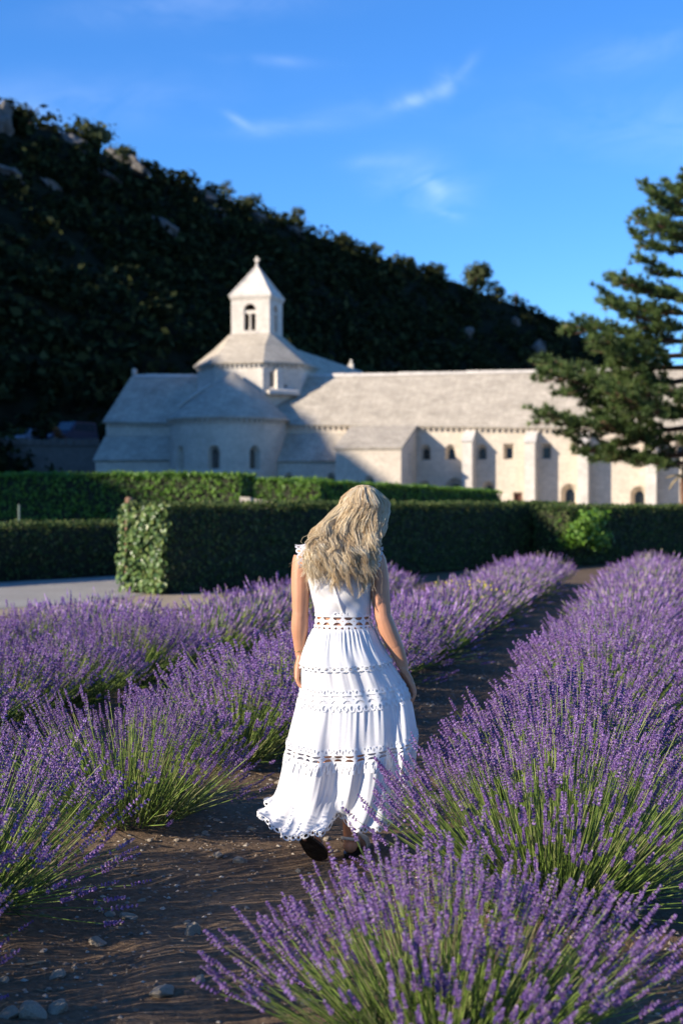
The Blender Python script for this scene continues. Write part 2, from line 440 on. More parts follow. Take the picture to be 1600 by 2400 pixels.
M['scrub'] = tint_mat("dark_evergreen_leaves", [(0.0, (0.009, 0.012, 0.006)), (0.5, (0.019, 0.025, 0.010)), (0.85, (0.042, 0.05, 0.018)), (1.0, (0.075, 0.08, 0.032))], 0.95, 0.2, spec=0.03)
def hill_hit(px, py):
    """where the line of sight through a photograph point meets the slope"""
    u, v = (px - 800) / 3333.0, (1177 - py) / 3333.0
    Y = np.arange(120, 480, 0.5); z = 1.56 + v * Y; hz = hill_z(u * Y, Y, True)
    k = np.argmax(hz >= z) if (hz >= z).any() else None
    if k is None: return None
    return float(u * Y[k]), float(Y[k]), float(hz[k])

def rock_mesh(name, r, seed, sub=3, mat=None, sx=1, sy=1, sz=1, rough=0.35):
    bm = bmesh.new(); bmesh.ops.create_icosphere(bm, subdivisions=sub, radius=1)
    rr = random.Random(seed); off = Vector((rr.uniform(-50, 50), rr.uniform(-50, 50), rr.uniform(-50, 50)))
    planes = [(Vector((rr.gauss(0, 1), rr.gauss(0, 1), rr.gauss(0, 1))).normalized(), rr.uniform(0.55, 0.9)) for _ in range(9)]
    for v in bm.verts:
        p = v.co.copy()
        for n, d in planes:
            e = p.dot(n) - d
            if e > 0: p -= n * e * 0.92
        p *= 1 + rough * (mnoise.fractal(p * 1.6 + off, 1.0, 2.0, 4)) * 0.5
        v.co = Vector((p.x * sx, p.y * sy, p.z * sz)) * r
    me = bpy.data.meshes.new(name); bm.to_mesh(me); bm.free()
    if mat: me.materials.append(mat)
    return me

ROCKS = [(2, 300, 4.0, 4.6, "pale cliff block at the upper left edge of the hill crest"),
         (165, 335, 6, 2.2, "small grey cliff below the crest bushes at upper left"),
         (285, 378, 9, 2.2, "long grey cliff band below the crest at upper left"),
         (20, 412, 5.5, 2.0, "grey rock ledge low on the slope at the left edge"),
         (245, 415, 5.5, 1.0, "thin pale rock ledge under the long cliff band"),
         (120, 440, 2.6, 1.2, "small dim rock patch left of the thin ledge"),
         (385, 540, 4.2, 2.4, "lone grey rock face in the middle of the dark slope"),
         (490, 470, 3.0, 2.4, "short rock face just under the leaning crest tree"),
         (515, 507, 4.0, 2.0, "wide dim rock face below the crest, right of the lone one"),
         (608, 515, 3.0, 2.0, "pale rock face under the middle crest bushes"),
         (690, 546, 5.0, 1.5, "low rock band under the round crest tree"),
         (1090, 790, 2.6, 4.0, "dim rock face on the right slope above the long roof"),
         (1205, 760, 2.2, 2.4, "small rock on the right slope under the crest"),
         (1262, 824, 2.8, 4.2, "bluish rock face low on the right slope by the pine")]
# scrub on the part of the slope that the valley looks at
Np = 26000
sy = 120 + (rng.random(Np) ** 1.02) * 300; su = rng.uniform(-0.33, 0.25, Np); sx_ = su * sy
sz = hill_z(sx_, sy)
ok = (sz > 0.5)
for (px, py, w_, h_, lab) in ROCKS:          # bare rock shows between the bushes
    hh = hill_hit(px, py + 12)
    if hh: ok &= ~((np.abs((sx_ - hh[0]) + .25 * (sy - hh[1])) < w_ * .6) & (np.abs(sz - hh[2]) < h_ * .6 + .6) & (sy < hh[1] + 2))
sx_, sy, sz = sx_[ok], sy[ok], sz[ok]
keep = rng.random(len(sx_)) < np.clip(0.25 + vnoise(sx_, sy, 0.06, 40, 3) * 1.3 + 0.35, 0.22, 1)
sx_, sy, sz = sx_[keep][:9200], sy[keep][:9200], sz[keep][:9200]
Rr = 0.9 + 1.7 * rng.random(len(sx_)) ** 1.6
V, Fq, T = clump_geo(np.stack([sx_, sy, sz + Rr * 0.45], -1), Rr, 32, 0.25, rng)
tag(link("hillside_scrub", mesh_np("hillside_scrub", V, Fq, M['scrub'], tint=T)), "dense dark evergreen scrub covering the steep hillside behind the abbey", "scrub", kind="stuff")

for i, (px, py, w_, h_, lab) in enumerate(ROCKS):
    hit = hill_hit(px, py)
    if not hit: continue
    me = rock_mesh("rock_outcrop", 1.0, 100 + i, 4, M['rock'], w_ * 0.55, 2.2, h_ * 0.62, 0.6)
    o = link("rock_outcrop", me); o.location = (hit[0], hit[1] + .4, hit[2]); o.rotation_euler = (radians(-18), radians(14 + i % 3 * 6), radians(-28))
    tag(o, lab, "rock", "rock outcrops on the hillside")

M['crest_leaf'] = tint_mat("olive_green_leaves", [(0.0, (0.028, 0.042, 0.015)), (0.6, (0.07, 0.085, 0.028)), (1.0, (0.11, 0.115, 0.05))], 0.7, 0.25)
def hill_tree(px, py_base, h, w, lab, lean=0.0, blobs=7, seed=0, trunk=0.18):
    rg = np.random.default_rng(500 + seed)
    hit = None
    while not hit and py_base < 1000: hit = hill_hit(px, py_base); py_base += 2
    x, y, z = hit; z -= 0.8; h += .5; w *= .95
    t = empty("hillside_tree", (x, y, z)); tag(t, lab, "tree", "trees along the hill crest")
    mb = MB(); mb.tube([(0, 0, -0.4), (lean * h * 0.2, 0, h * 0.25), (lean * h * 0.45, 0.1, h * 0.55), (lean * h * 0.6, 0, h * 0.8)], [0.2, 0.16, 0.11, 0.05], 6)
    for k in range(4):
        a = k * 1.7 + seed; mb.tube([(lean * h * 0.3, 0, h * 0.4), (lean * h * 0.5 + w * 0.3 * cos(a), w * 0.3 * sin(a), h * 0.72)], [0.08, 0.03], 5)
    mb.obj("trunk", M['bark'], t)
    C = []; R = []
    for k in range(blobs):
        a = rg.random() * 2 * pi; q = sqrt(rg.random()) * w * 0.34
        C.append((lean * h * 0.6 + q * cos(a), q * sin(a), h * (trunk + 0.12 + (0.86 - trunk - 0.12) * rg.random()))); R.append(w * (0.19 + 0.13 * rg.random()))
    V, Fq, T = clump_geo(np.array(C), np.array(R), 100, 0.2, rg)
    link("crown", mesh_np("crown", V, Fq, M['crest_leaf'], tint=T), t)
TREES = [(72, 285, 3.0, 4.2, "sunlit bush tree on the crest at the far upper left", 0, 7),
         (205, 338, 3.0, 7.5, "broad low tree on the crest above the cliff band", 0, 10),
         (285, 372, 2.6, 5.0, "low spreading bush tree at the end of the cliff band", 0, 8),
         (545, 462, 4.6, 3.4, "small leaning umbrella shaped pine on the open crest", -0.35, 6),
         (590, 486, 2.6, 4.4, "low dark bush right of the leaning crest pine", 0, 7),
         (700, 528, 4.4, 3.6, "round isolated tree standing up from the middle crest", 0, 9),
         (882, 582, 3.8, 3.0, "small flat topped tree right of the round crest tree", 0.1, 6),
         (1020, 650, 3.0, 5.0, "low bush tree left of the big domed crest tree", 0, 8),
         (1112, 668, 6.0, 8.5, "big dome shaped tree on the right part of the crest", 0.05, 13),
         (1160, 688, 4.6, 4.2, "dark tree right beside the big dome shaped tree", 0.1, 8),
         (1206, 712, 4.4, 3.0, "single thin tree farthest down the right crest", 0.05, 5),
         (800, 566, 2.6, 4.5, "low bush on the crest between the round and flat trees", 0, 7),
         (955, 622, 2.4, 4.6, "low bush on the crest right of the flat topped tree", 0, 7)]
for i, (px, py, h, w, lab, lean, nb) in enumerate(TREES): hill_tree(px, py, h, w, lab, lean, nb, i)

# ------------------------------------------------------------------ abbey church
A = empty("abbey_church", (0, 110, 0), radians(-16))
tag(A, "pale limestone abbey church with square bell tower, round apse and long buttressed wing", "church")

def face_band(mb, o, ud, u0, u1, z0, zt0, zt1, openings=(), rev=None):
    """wall band in the plane through o=(x,y) along ud; openings = (centre u, width, sill z, top z, arched, depth, splay)"""
    zt = lambda u: zt0 + (zt1 - zt0) * (u - u0) / (u1 - u0)
    P = lambda u, z, d=0.0: (o[0] + ud[0] * u - ud[1] * d, o[1] + ud[1] * u + ud[0] * d, z)
    cur = u0; out = []
    for (uc, w, s, t, arch, dep, spl) in sorted(openings):
        a, c = uc - w / 2, uc + w / 2
        mb.add([P(cur, z0), P(a, z0), P(a, zt(a)), P(cur, zt(cur))], [(0, 1, 2, 3)])
        if s > z0: mb.add([P(a, z0), P(c, z0), P(c, s), P(a, s)], [(0, 1, 2, 3)])
        if arch:
            r = w / 2; zc = t - r; n = 10
            ring = [(uc - r * cos(pi * k / n), zc + r * sin(pi * k / n)) for k in range(n + 1)]
        else: ring = [(a, t), (c, t)]
        for (p, q) in zip(ring[:-1], ring[1:]):
            mb.add([P(*p), P(*q), P(q[0], zt(q[0])), P(p[0], zt(p[0]))], [(0, 1, 2, 3)])
        per = [(a, s)] + ring + [(c, s)]
        inner = [(uc + (p[0] - uc) * (1 - spl), s + spl * w * 0.25 + (p[1] - s) * (1 - spl * 0.8)) for p in per]
        out.append((per, inner, dep, P)); cur = c
    mb.add([P(cur, z0), P(u1, z0), P(u1, zt1), P(cur, zt(cur))], [(0, 1, 2, 3)])
    return out

def windows(outs, parent=A, name="window", mat='wall', bars=False, pane='dark_glass'):
    for per, inner, dep, P in outs:
        mb = MB(); n = len(per)
        vs = [P(*p) for p in per] + [P(p[0], p[1], dep) for p in inner]
        mb.add(vs, [(i, i + n, (i + 1) % n + n, (i + 1) % n) for i in range(n)])
        w = mb.obj(name, M[mat], parent)
        if pane:
            pb = MB(); pb.add([P(p[0], p[1], dep - 0.004) for p in inner], [tuple(range(n))])
            pb.obj("pane", M[pane], w)

def slab(mb, c, th=0.16):
    """roof plane with thickness from 4 corners"""
    c = [Vector(p) for p in c]; nrm = (c[1] - c[0]).cross(c[3] - c[0]).normalized() * th
    if nrm.z < 0: nrm = -nrm
    lo = [p - nrm for p in c]; vs = [tuple(p) for p in c + lo]
    k = len(c)
    mb.add(vs, [tuple(range(k)), tuple(range(2 * k - 1, k - 1, -1))] + [(i, i + k, (i + 1) % k + k, (i + 1) % k) for i in range(k)])

E_ = lambda x: 8.18 - 0.028 * (x + 19.85)          # eaves height along the front
R_ = 12.12
def ridge(x): return 12.28 - .40 * min(1, (x + 19.85) / 18) - .14 * max(0, min(1, (x + 1.85) / 40))     # the old ridge sags to the right
# transept and long wing
mb = MB(); o_ = (0, 0); u_ = (1, 0)
outs = []
XL, XR = -19.85, 46.0
outs += face_band(mb, o_, u_, XL, 6.0, 0, E_(XL), E_(6.0))
up = [(6.62, .82, 4.75, 5.95, True, .5, .42), (8.57, .82, 4.75, 5.95, True, .5, .42), (10.95, .82, 4.75, 5.95, True, .5, .42), (12.99, .82, 4.75, 5.95, False, .5, .42), (15.78, .82, 4.75, 5.95, False, .5, .42),
      (20.3, .82, 4.75, 5.95, False, .5, .42), (25.5, .82, 4.75, 5.95, False, .5, .42), (30.2, .82, 4.75, 5.95, False, .5, .42)]
lo = [(6.52, 1.0, 1.6, 3.2, True, .55, .35), (8.89, 1.5, 1.2, 3.4, True, .55, .35), (11.44, 0.9, 1.6, 3.15, True, .55, .35), (13.67, .68, 0.06, 2.33, False, .35, .08),
      (17.5, 1.25, 1.42, 2.95, True, .6, .45), (22.55, 1.25, 1.3, 2.75, True, .6, .45), (26.6, 1.25, 1.3, 2.75, True, .6, .45), (31.2, 1.25, 1.3, 2.75, True, .6, .45)]
l_out = face_band(mb, o_, u_, 6.0, XR, 0, 3.8, 3.8, lo)
u_out = face_band(mb, o_, u_, 6.0, XR, 3.8, E_(6.0), E_(XR), up)
# left gable, back
mb.add([(XL, 0, 0), (XL, 10.8, 0), (XL, 10.8, 8.1), (XL, 5.4, 12.0), (XL, 0, E_(XL))], [(0, 4, 3, 2, 1)])
mb.add([(XR, 0, 0), (XR, 10.8, 0), (XR, 10.8, 8.1), (XR, 5.4, 11.5), (XR, 0, E_(XR))], [(0, 1, 2, 3, 4)])
mb.add([(XL, 10.8, 0), (XR, 10.8, 0), (XR, 10.8, 8.1), (XL, 10.8, 8.1)], [(1, 0, 3, 2)])
mb.obj("transept_wall", M['wall'], A)
windows(u_out); windows([x for i, x in enumerate(sorted(l_out, key=lambda q: q[0][0][0])) if i != 3])
windows([sorted(l_out, key=lambda q: q[0][0][0])[3]], name="door", pane='door_wood')
mb = MB()
for xa, xb in ((XL - .18, -12.0), (-12.0, -1.85), (-1.85, 14.0), (14.0, XR)):
    slab(mb, [(xa, -.32, E_(xa) - .12), (xb, -.32, E_(xb) - .12), (xb, 5.4, ridge(xb)), (xa, 5.4, ridge(xa))])
    slab(mb, [(xb, 11.1, 7.9), (xa, 11.1, 7.9), (xa, 5.405, ridge(xa)), (xb, 5.405, ridge(xb))])
mb.obj("long_roof", M['slab'], A)
mb = MB()
for k in range(60):
    x = XL + k * (XR - XL) / 60; x2 = x + (XR - XL) / 60 - 0.03; z = ridge(x) - .02; dz = (k * 7919 % 5) * .012
    mb.add([(x, 5.1, z - .14), (x2, 5.1, z - .14), (x2, 5.4, z + .12 + dz), (x, 5.4, z + .12 + dz), (x, 5.7, z - .14), (x2, 5.7, z - .14)], [(0, 1, 2, 3), (3, 2, 5, 4), (0, 3, 4), (1, 5, 2)])
mb.obj("ridge_coping", M['ashlar'], A, kind="stuff")
mb = MB()
for k in range(150):
    x = XL + .25 + k * .44
    if -13.6 < x < -4.0: continue
    z = E_(x); mb.box(x, x + .16, -.2, .02, z - .42, z - .2)
mb.obj("corbel_course", M['wall'], A, kind="stuff")
mb = MB(); mb.box(XL - .05, XL + .2, 5.2, 5.6, R_ + .2, R_ + .75); mb.box(XL - .12, XL + .27, 5.3, 5.5, R_ + .42, R_ + .55)
mb.obj("gable_finial", M['ashlar'], A)
# buttresses
for i, x in enumerate((9.72, 14.38, 18.25, 23.1, 27.6, 32.2)):
    w = .76; t = E_(x); mb = MB()
    mb.add([(x, 0, 0), (x + w, 0, 0), (x + w, -1.4, 0), (x, -1.4, 0), (x, 0, t - .35), (x + w, 0, t - .35), (x + w, -1.4, t - 1.25), (x, -1.4, t - 1.25)],
           [(0, 1, 5, 4), (1, 2, 6, 5), (2, 3, 7, 6), (3, 0, 4, 7), (4, 5, 6, 7)])
    slab(mb, [(x - .05, -1.5, t - 1.24), (x + w + .05, -1.5, t - 1.24), (x + w + .05, -.004, t - .3), (x - .05, -.004, t - .3)], .09)
    mb.obj("buttress", M['ashlar'], A)
# lean-to chapels
def lean_to(x0, x1, dep, zt, zb, openings, wallname, roofname, left=True, right=False):
    mb = MB(); ou = face_band(mb, (0, -dep + .22), (1, 0), x0, x1, 0, zb - .08, zb - .08, openings)
    zr = lambda y: zb + (zt - zb) * (y + dep) / dep - .18
    for side, xx in ((left, x0), (right, x1)):
        if side:
            f = [(xx, 0, 0), (xx, -dep + .22, 0), (xx, -dep + .22, zr(-dep + .22)), (xx, 0, zr(0))]
            mb.add(f, [(3, 2, 1, 0) if xx == x1 else (0, 1, 2, 3)])
    mb.obj(wallname, M['wall'], A); windows(ou)
    mb = MB(); slab(mb, [(x0 - (.15 if left else 0), -dep, zb), (x1 + (.15 if right else 0), -dep, zb), (x1 + (.15 if right else 0), -.003, zt), (x0 - (.15 if left else 0), -.003, zt)], .14)
    mb.obj(roofname, M['slab'], A)
lean_to(XL + .02, -12.6, 2.2, 6.9, 4.9, [(-17.75, .62, 2.6, 4.0, True, .4, .3), (-14.6, .62, 2.6, 3.9, True, .4, .3)], "chapel_wall", "chapel_roof")
lean_to(-5.2, 1.0, 2.35, 6.95, 4.7, [(-3.6, .62, 2.3, 3.85, True, .4, .3), (-.2, .62, 2.2, 3.8, True, .4, .3)], "chapel_wall", "chapel_roof", left=False)
# annex with the long sloping roof
AD = 5.2; zb = 5.55; zt = E_(3) - .02
mb = MB(); ou = face_band(mb, (0, -AD + .15), (1, 0), 1.0, 5.95, 0, zb - .1, zb - .1, [(3.55, .7, 2.0, 3.5, True, .4, .3)])
su = face_band(mb, (5.95, -AD + .15), (0, 1), 0, AD - .15, 0, zb - .1, zt - .15, [(2.7, .3, 3.6, 5.2, False, .35, .2)])
mb.add([(1.0, 0, 0), (1.0, -AD + .15, 0), (1.0, -AD + .15, zb - .1), (1.0, 0, zt - .2)], [(0, 1, 2, 3)])
mb.obj("annex_wall", M['wall'], A); windows(ou); windows(su)
mb = MB(); slab(mb, [(.85, -AD, zb), (6.05, -AD, zb), (6.05, -.33, zt - .12), (.85, -.33, zt - .12)], .15); mb.obj("annex_roof", M['slab'], A)
# apse
AX, AY, AR = -8.8, -1.7, 4.36
mb = MB(); outs = []
seg = 40
wa = [(-90 - 33, .95), (-90 + 8, .95), (-90 + 50, .95), (-90 - 72, .7)]
def apse_pt(a, r, z): return (AX + r * cos(a), AY + r * sin(a), z)
angs = set(np.linspace(-pi, 0, seg + 1))
ops = []
for deg, w in wa:
    a = radians(deg); h = w / AR / 2; ops.append((a - h, a + h)); 
    for q in np.linspace(a - h, a + h, 9): angs.add(q)
angs = sorted(x for x in angs if not any(p + 1e-6 < x < q - 1e-6 and not any(abs(x - y) < 1e-6 for y in np.linspace(p, q, 9)) for p, q in ops))
ZS, ZT = 4.0, 5.85
for a0, a1 in zip(angs[:-1], angs[1:]):
    hit = [o for o in ops if a0 >= o[0] - 1e-6 and a1 <= o[1] + 1e-6]
    if not hit: mb.add([apse_pt(a0, AR, 0), apse_pt(a1, AR, 0), apse_pt(a1, AR, 8.0), apse_pt(a0, AR, 8.0)], [(0, 1, 2, 3)])
    else:
        p, q = hit[0]; r = (q - p) * AR / 2
        za = lambda x: ZT - r + sqrt(max(0, r * r - ((x - (p + q) / 2) * AR) ** 2))
        mb.add([apse_pt(a0, AR, 0), apse_pt(a1, AR, 0), apse_pt(a1, AR, ZS), apse_pt(a0, AR, ZS)], [(0, 1, 2, 3)])
        mb.add([apse_pt(a0, AR, za(a0)), apse_pt(a1, AR, za(a1)), apse_pt(a1, AR, 8.0), apse_pt(a0, AR, 8.0)], [(0, 1, 2, 3)])
for sx in (-1, 1): mb.add([(AX + sx * AR, AY, 0), (AX + sx * AR, 0, 0), (AX + sx * AR, 0, 8.0), (AX + sx * AR, AY, 8.0)], [(3, 2, 1, 0) if sx < 0 else (0, 1, 2, 3)])
mb.obj("apse_wall", M['wall'], A, smooth=False)
for p, q in ops:
    c = (p + q) / 2; r = (q - p) * AR / 2
    per = [(p, ZS)] + [(c - (q - p) / 2 * cos(pi * k / 8), ZT - r + r * sin(pi * k / 8)) for k in range(9)] + [(q, ZS)]
    inn = [(c + (x - c) * .62, ZS + .12 + (z - ZS) * .8) for x, z in per]
    n = len(per); mb = MB(); mb.add([apse_pt(x, AR, z) for x, z in per] + [apse_pt(x, AR - .55, z) for x, z in inn], [(i, i + n, (i + 1) % n + n, (i + 1) % n) for i in range(n)])
    w = mb.obj("window", M['wall'], A); mb = MB(); mb.add([apse_pt(x, AR - .54, z) for x, z in inn], [tuple(range(n))]); mb.obj("pane", M['dark_glass'], w)
    mb = MB(); nn = 9
    for k in range(nn - 1):
        x0 = p - .05 + (q - p + .1) * k / (nn - 1); x1 = p - .05 + (q - p + .1) * (k + 1) / (nn - 1)
        vs = [apse_pt(x, AR + rr, z) for rr in (.1, -.02) for x in (x0, x1) for z in (ZS - .2, ZS - .03)]
        mb.add(vs, [(0, 2, 3, 1), (1, 3, 7, 5), (0, 4, 6, 2)])
    mb.obj("sill", M['ashlar'], w)
mb = MB()
apex = (-9.0, 0.35, 11.9); n = 36
prof = [(1.0, 0.0), (0.72, .30), (0.4, .63), (0.0, 1.0)]
base = [(AX - AR - .3, 0.0)] + [(AX + (AR + .3) * cos(a), AY + (AR + .3) * sin(a)) for a in np.linspace(-pi, 0, n)] + [(AX + AR + .3, 0.0)]
rows = [[(apex[0] + (x - apex[0]) * f, apex[1] + (y - apex[1]) * f, 7.98 + (apex[2] - 7.98) * g) for x, y in base] for f, g in prof]
mb.add([v for r in rows for v in r], [(i * len(base) + k, i * len(base) + k + 1, (i + 1) * len(base) + k + 1, (i + 1) * len(base) + k) for i in range(3) for k in range(len(base) - 1)])
lowr = [(x, y, 7.84) for x, y in base]
mb.add(rows[0] + lowr, [(k, k + len(base), k + 1 + len(base), k + 1) for k in range(len(base) - 1)])
inr = [(AX + (x - AX) * .9, AY + (y - AY) * .9, 7.84) for x, y in base]
mb.add(lowr + inr, [(k, k + len(base), k + 1 + len(base), k + 1) for k in range(len(base) - 1)])
mb.obj("apse_roof", M['slab'], A)
mb = MB()
for a in np.linspace(-pi + .05, -.05, 34):
    c, s = cos(a), sin(a); t = .035
    vs = [apse_pt(a + da, AR + rr, z) for rr in (-.02, .2) for da in (-.018, .018) for z in (7.58, 7.84)]
    mb.add(vs, [(0, 2, 3, 1), (4, 5, 7, 6), (0, 1, 5, 4), (2, 6, 7, 3), (0, 4, 6, 2)])
mb.obj("corbel_course", M['wall'], A, kind="stuff")
# lantern drum under the tower: irregular octagon
CX, CY = -8.8, 5.4
def octa(hw, hs, z): return [(CX - hs, CY - hw, z), (CX + hs, CY - hw, z), (CX + hw, CY - hs, z), (CX + hw, CY + hs, z), (CX + hs, CY + hw, z), (CX - hs, CY + hw, z), (CX - hw, CY + hs, z), (CX - hw, CY - hs, z)]
mb = MB(); lo8, hi8 = octa(4.42, 2.05, 8.6), octa(4.42, 2.05, 12.8)
mb.add(lo8 + hi8, [(i, (i + 1) % 8, (i + 1) % 8 + 8, i + 8) for i in range(8)]); mb.obj("lantern_drum", M['ashlar'], A)
mb = MB(); e8 = octa(4.75, 2.2, 12.72); e8l = octa(4.75, 2.2, 12.56); hw = 1.75
m8 = octa(3.05, 1.75, 14.15)
t8 = [(CX - hw, CY - hw, 15.3), (CX + hw, CY - hw, 15.3), (CX + hw, CY - hw, 15.3), (CX + hw, CY + hw, 15.3), (CX + hw, CY + hw, 15.3), (CX - hw, CY + hw, 15.3), (CX - hw, CY + hw, 15.3), (CX - hw, CY - hw, 15.3)]
t8 = [(CX - 1.7, CY - hw, 15.3), (CX + 1.7, CY - hw, 15.3), (CX + hw, CY - 1.7, 15.3), (CX + hw, CY + 1.7, 15.3), (CX + 1.7, CY + hw, 15.3), (CX - 1.7, CY + hw, 15.3), (CX - hw, CY + 1.7, 15.3), (CX - hw, CY - 1.7, 15.3)]
mb.add(e8l + e8 + m8 + t8, [(r * 8 + i, r * 8 + (i + 1) % 8, r * 8 + 8 + (i + 1) % 8, r * 8 + 8 + i) for r in range(3) for i in range(8)] + [tuple(range(7, -1, -1))])
mb.obj("drum_roof", M['slab'], A)
mb = MB()
for i in range(8):
    p, q = Vector(hi8[i]), Vector(hi8[(i + 1) % 8]); L = (q - p).length; d = (q - p) / L; nrm = Vector((d.y, -d.x, 0))
    for k in range(int(L / .4)):
        c = p + d * (.2 + k * .4); vs = [c + d * a + nrm * b_ + Vector((0, 0, z)) for b_ in (-.02, .18) for a in (-.08, .08) for z in (-.48, -.24)]
        mb.add(vs, [(0, 2, 3, 1), (4, 5, 7, 6), (0, 1, 5, 4), (2, 6, 7, 3), (0, 4, 6, 2)])
mb.obj("corbel_course", M['ashlar'], A, kind="stuff")
# blind niche with a pier on the front-right side of the drum, and its sloping ledge
d45 = Vector((1, 1, 0)).normalized(); n45 = Vector((1, -1, 0)).normalized()
p0 = Vector(hi8[1]); L45 = (Vector(hi8[2]) - p0).length
def at45(s, out, z): v = p0 + d45 * s + n45 * out; return (v.x, v.y, z)
def box45(mb, s0, s1, o0, o1, z0, z1):
    mb.add([at45(s, o, z) for z in (z0, z1) for (s, o) in ((s0, o0), (s1, o0), (s1, o1), (s0, o1))], [(0, 1, 2, 3), (4, 7, 6, 5), (0, 4, 5, 1), (1, 5, 6, 2), (2, 6, 7, 3), (3, 7, 4, 0)])
mb = MB(); box45(mb, 1.0, 1.55, -.05, .5, 10.45, 12.15); mb.obj("niche_pier", M['spire'], A)
mb = MB(); box45(mb, .2, 2.9, -.1, .75, 10.12, 10.42); 
mb.add([at45(.2, .75, 10.42), at45(2.9, .75, 10.42), at45(2.4, -.02, 10.75), at45(.7, -.02, 10.75)], [(0, 1, 2, 3)])
mb.obj("niche_ledge", M['spire'], A)
mb = MB(); box45(mb, .62, .86, .004, .03, 10.7, 11.9); mb.obj("window", M['dark_glass'], A)
mb = MB(); box45(mb, 1.9, 2.1, .004, .03, 10.6, 10.95); mb.obj("window", M['dark_glass'], A)
mb = MB(); mb.add([(-12.95, 3.2, 10.7), (-12.35, 2.6, 10.7), (-12.35, 2.6, 12.0), (-12.95, 3.2, 12.0)], [(0, 1, 2, 3)])
o = mb.obj("window", M['dark_glass'], A); o.location = (-.03, -.03, 0)
# coping along the apse gable
mb = MB(); mb.tube([(-13.6, .15, 9.2), (-12.2, .15, 10.1), (-10.9, .3, 10.9)], .16, 6); mb.obj("gable_coping", M['ashlar'], A)
# bell tower
TW = 1.65
mb = MB(); tower_out = []
zb_, zt_ = 14.6, 18.3
sides = [((CX - TW, CY - TW), (1, 0)), ((CX + TW, CY - TW), (0, 1)), ((CX + TW, CY + TW), (-1, 0)), ((CX - TW, CY + TW), (0, -1))]
for o_, u_ in sides:
    tower_out += face_band(mb, o_, u_, 0, 2 * TW, zb_, zt_, zt_, [(TW + (-.05), 1.02, 15.55, 17.75, True, .42, .0)])
T = mb.obj("bell_tower", M['spire'], A)
windows(tower_out, T, "arch_reveal", 'spire', pane=None)
mb = MB(); i_ = TW - .42
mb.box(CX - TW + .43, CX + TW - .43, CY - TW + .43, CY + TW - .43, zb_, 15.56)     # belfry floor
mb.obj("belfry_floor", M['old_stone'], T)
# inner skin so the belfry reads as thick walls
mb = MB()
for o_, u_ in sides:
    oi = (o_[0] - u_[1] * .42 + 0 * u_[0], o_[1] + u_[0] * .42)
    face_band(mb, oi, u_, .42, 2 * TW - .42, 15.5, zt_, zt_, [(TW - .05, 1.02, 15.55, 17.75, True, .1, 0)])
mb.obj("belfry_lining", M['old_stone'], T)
for o_, u_ in sides:
    P = lambda u, d, z: (o_[0] + u_[0] * u - u_[1] * d, o_[1] + u_[1] * u + u_[0] * d, z)
    uc = TW - .05; mb = MB()
    mb.tube([P(uc, .2, 15.6), P(uc, .2, 15.72), P(uc, .2, 15.74), P(uc, .2, 16.75), P(uc, .2, 16.8), P(uc, .2, 16.98)], [.16, .16, .1, .09, .12, .2], 10)
    mb.obj("column", M['spire'], T)
    mb = MB(); c = [P(uc - .52, .1, 16.97), P(uc + .52, .1, 16.97), P(uc + .52, .32, 16.97), P(uc - .52, .32, 16.97)]; c2 = [(x, y, 17.22) for x, y, z in c]
    mb.add(c + c2, [(0, 3, 2, 1), (4, 5, 6, 7), (0, 1, 5, 4), (1, 2, 6, 5), (2, 3, 7, 6), (3, 0, 4, 7)]); mb.obj("lintel", M['spire'], T)
    mb = MB(); mb.add([P(uc - .62, -.1, 15.42), P(uc + .62, -.1, 15.42), P(uc + .62, .4, 15.6), P(uc - .62, .4, 15.6), P(uc - .62, -.1, 15.3), P(uc + .62, -.1, 15.3)], [(0, 1, 2, 3), (4, 5, 1, 0), (4, 0, 3), (5, 2, 1)])
    mb.obj("sill", M['spire'], T)
mb = MB(); e = TW + .15
mb.box(CX - e + .06, CX + e - .06, CY - e + .06, CY + e - .06, 18.16, 18.32)
def sq(h, z): return [(CX - h, CY - h, z), (CX + h, CY - h, z), (CX + h, CY + h, z), (CX - h, CY + h, z)]
lv = sq(e, 18.32) + sq(e, 18.44) + sq(e * .5, 19.72) + sq(.14, 20.9)
mb.add(lv, [(r * 4 + i, r * 4 + (i + 1) % 4, r * 4 + 4 + (i + 1) % 4, r * 4 + 4 + i) for r in range(3) for i in range(4)] + [(12, 13, 14, 15), (3, 2, 1, 0)])
mb.obj("spire", M['spire'], T)
mb = MB()
for k in range(4):
    a = pi / 4 + k * pi / 2; mb.tube([(CX + cos(a) * e * 1.41, CY + sin(a) * e * 1.41, 18.42), (CX + cos(a) * .2, CY + sin(a) * .2, 20.9)], .075, 6)
mb.obj("hip_roll", M['spire'], T)
mb = MB(); mb.tube([(CX, CY, 20.8), (CX, CY, 21.1), (CX, CY, 21.25), (CX, CY, 21.3)], [.2, .13, .11, .18], 10); mb.box(CX - .07, CX + .07, CY - .06, CY + .06, 21.28, 21.85); mb.box(CX - .22, CX + .22, CY - .055, CY + .055, 21.5, 21.64)
mb.obj("cross", M['spire'], T)
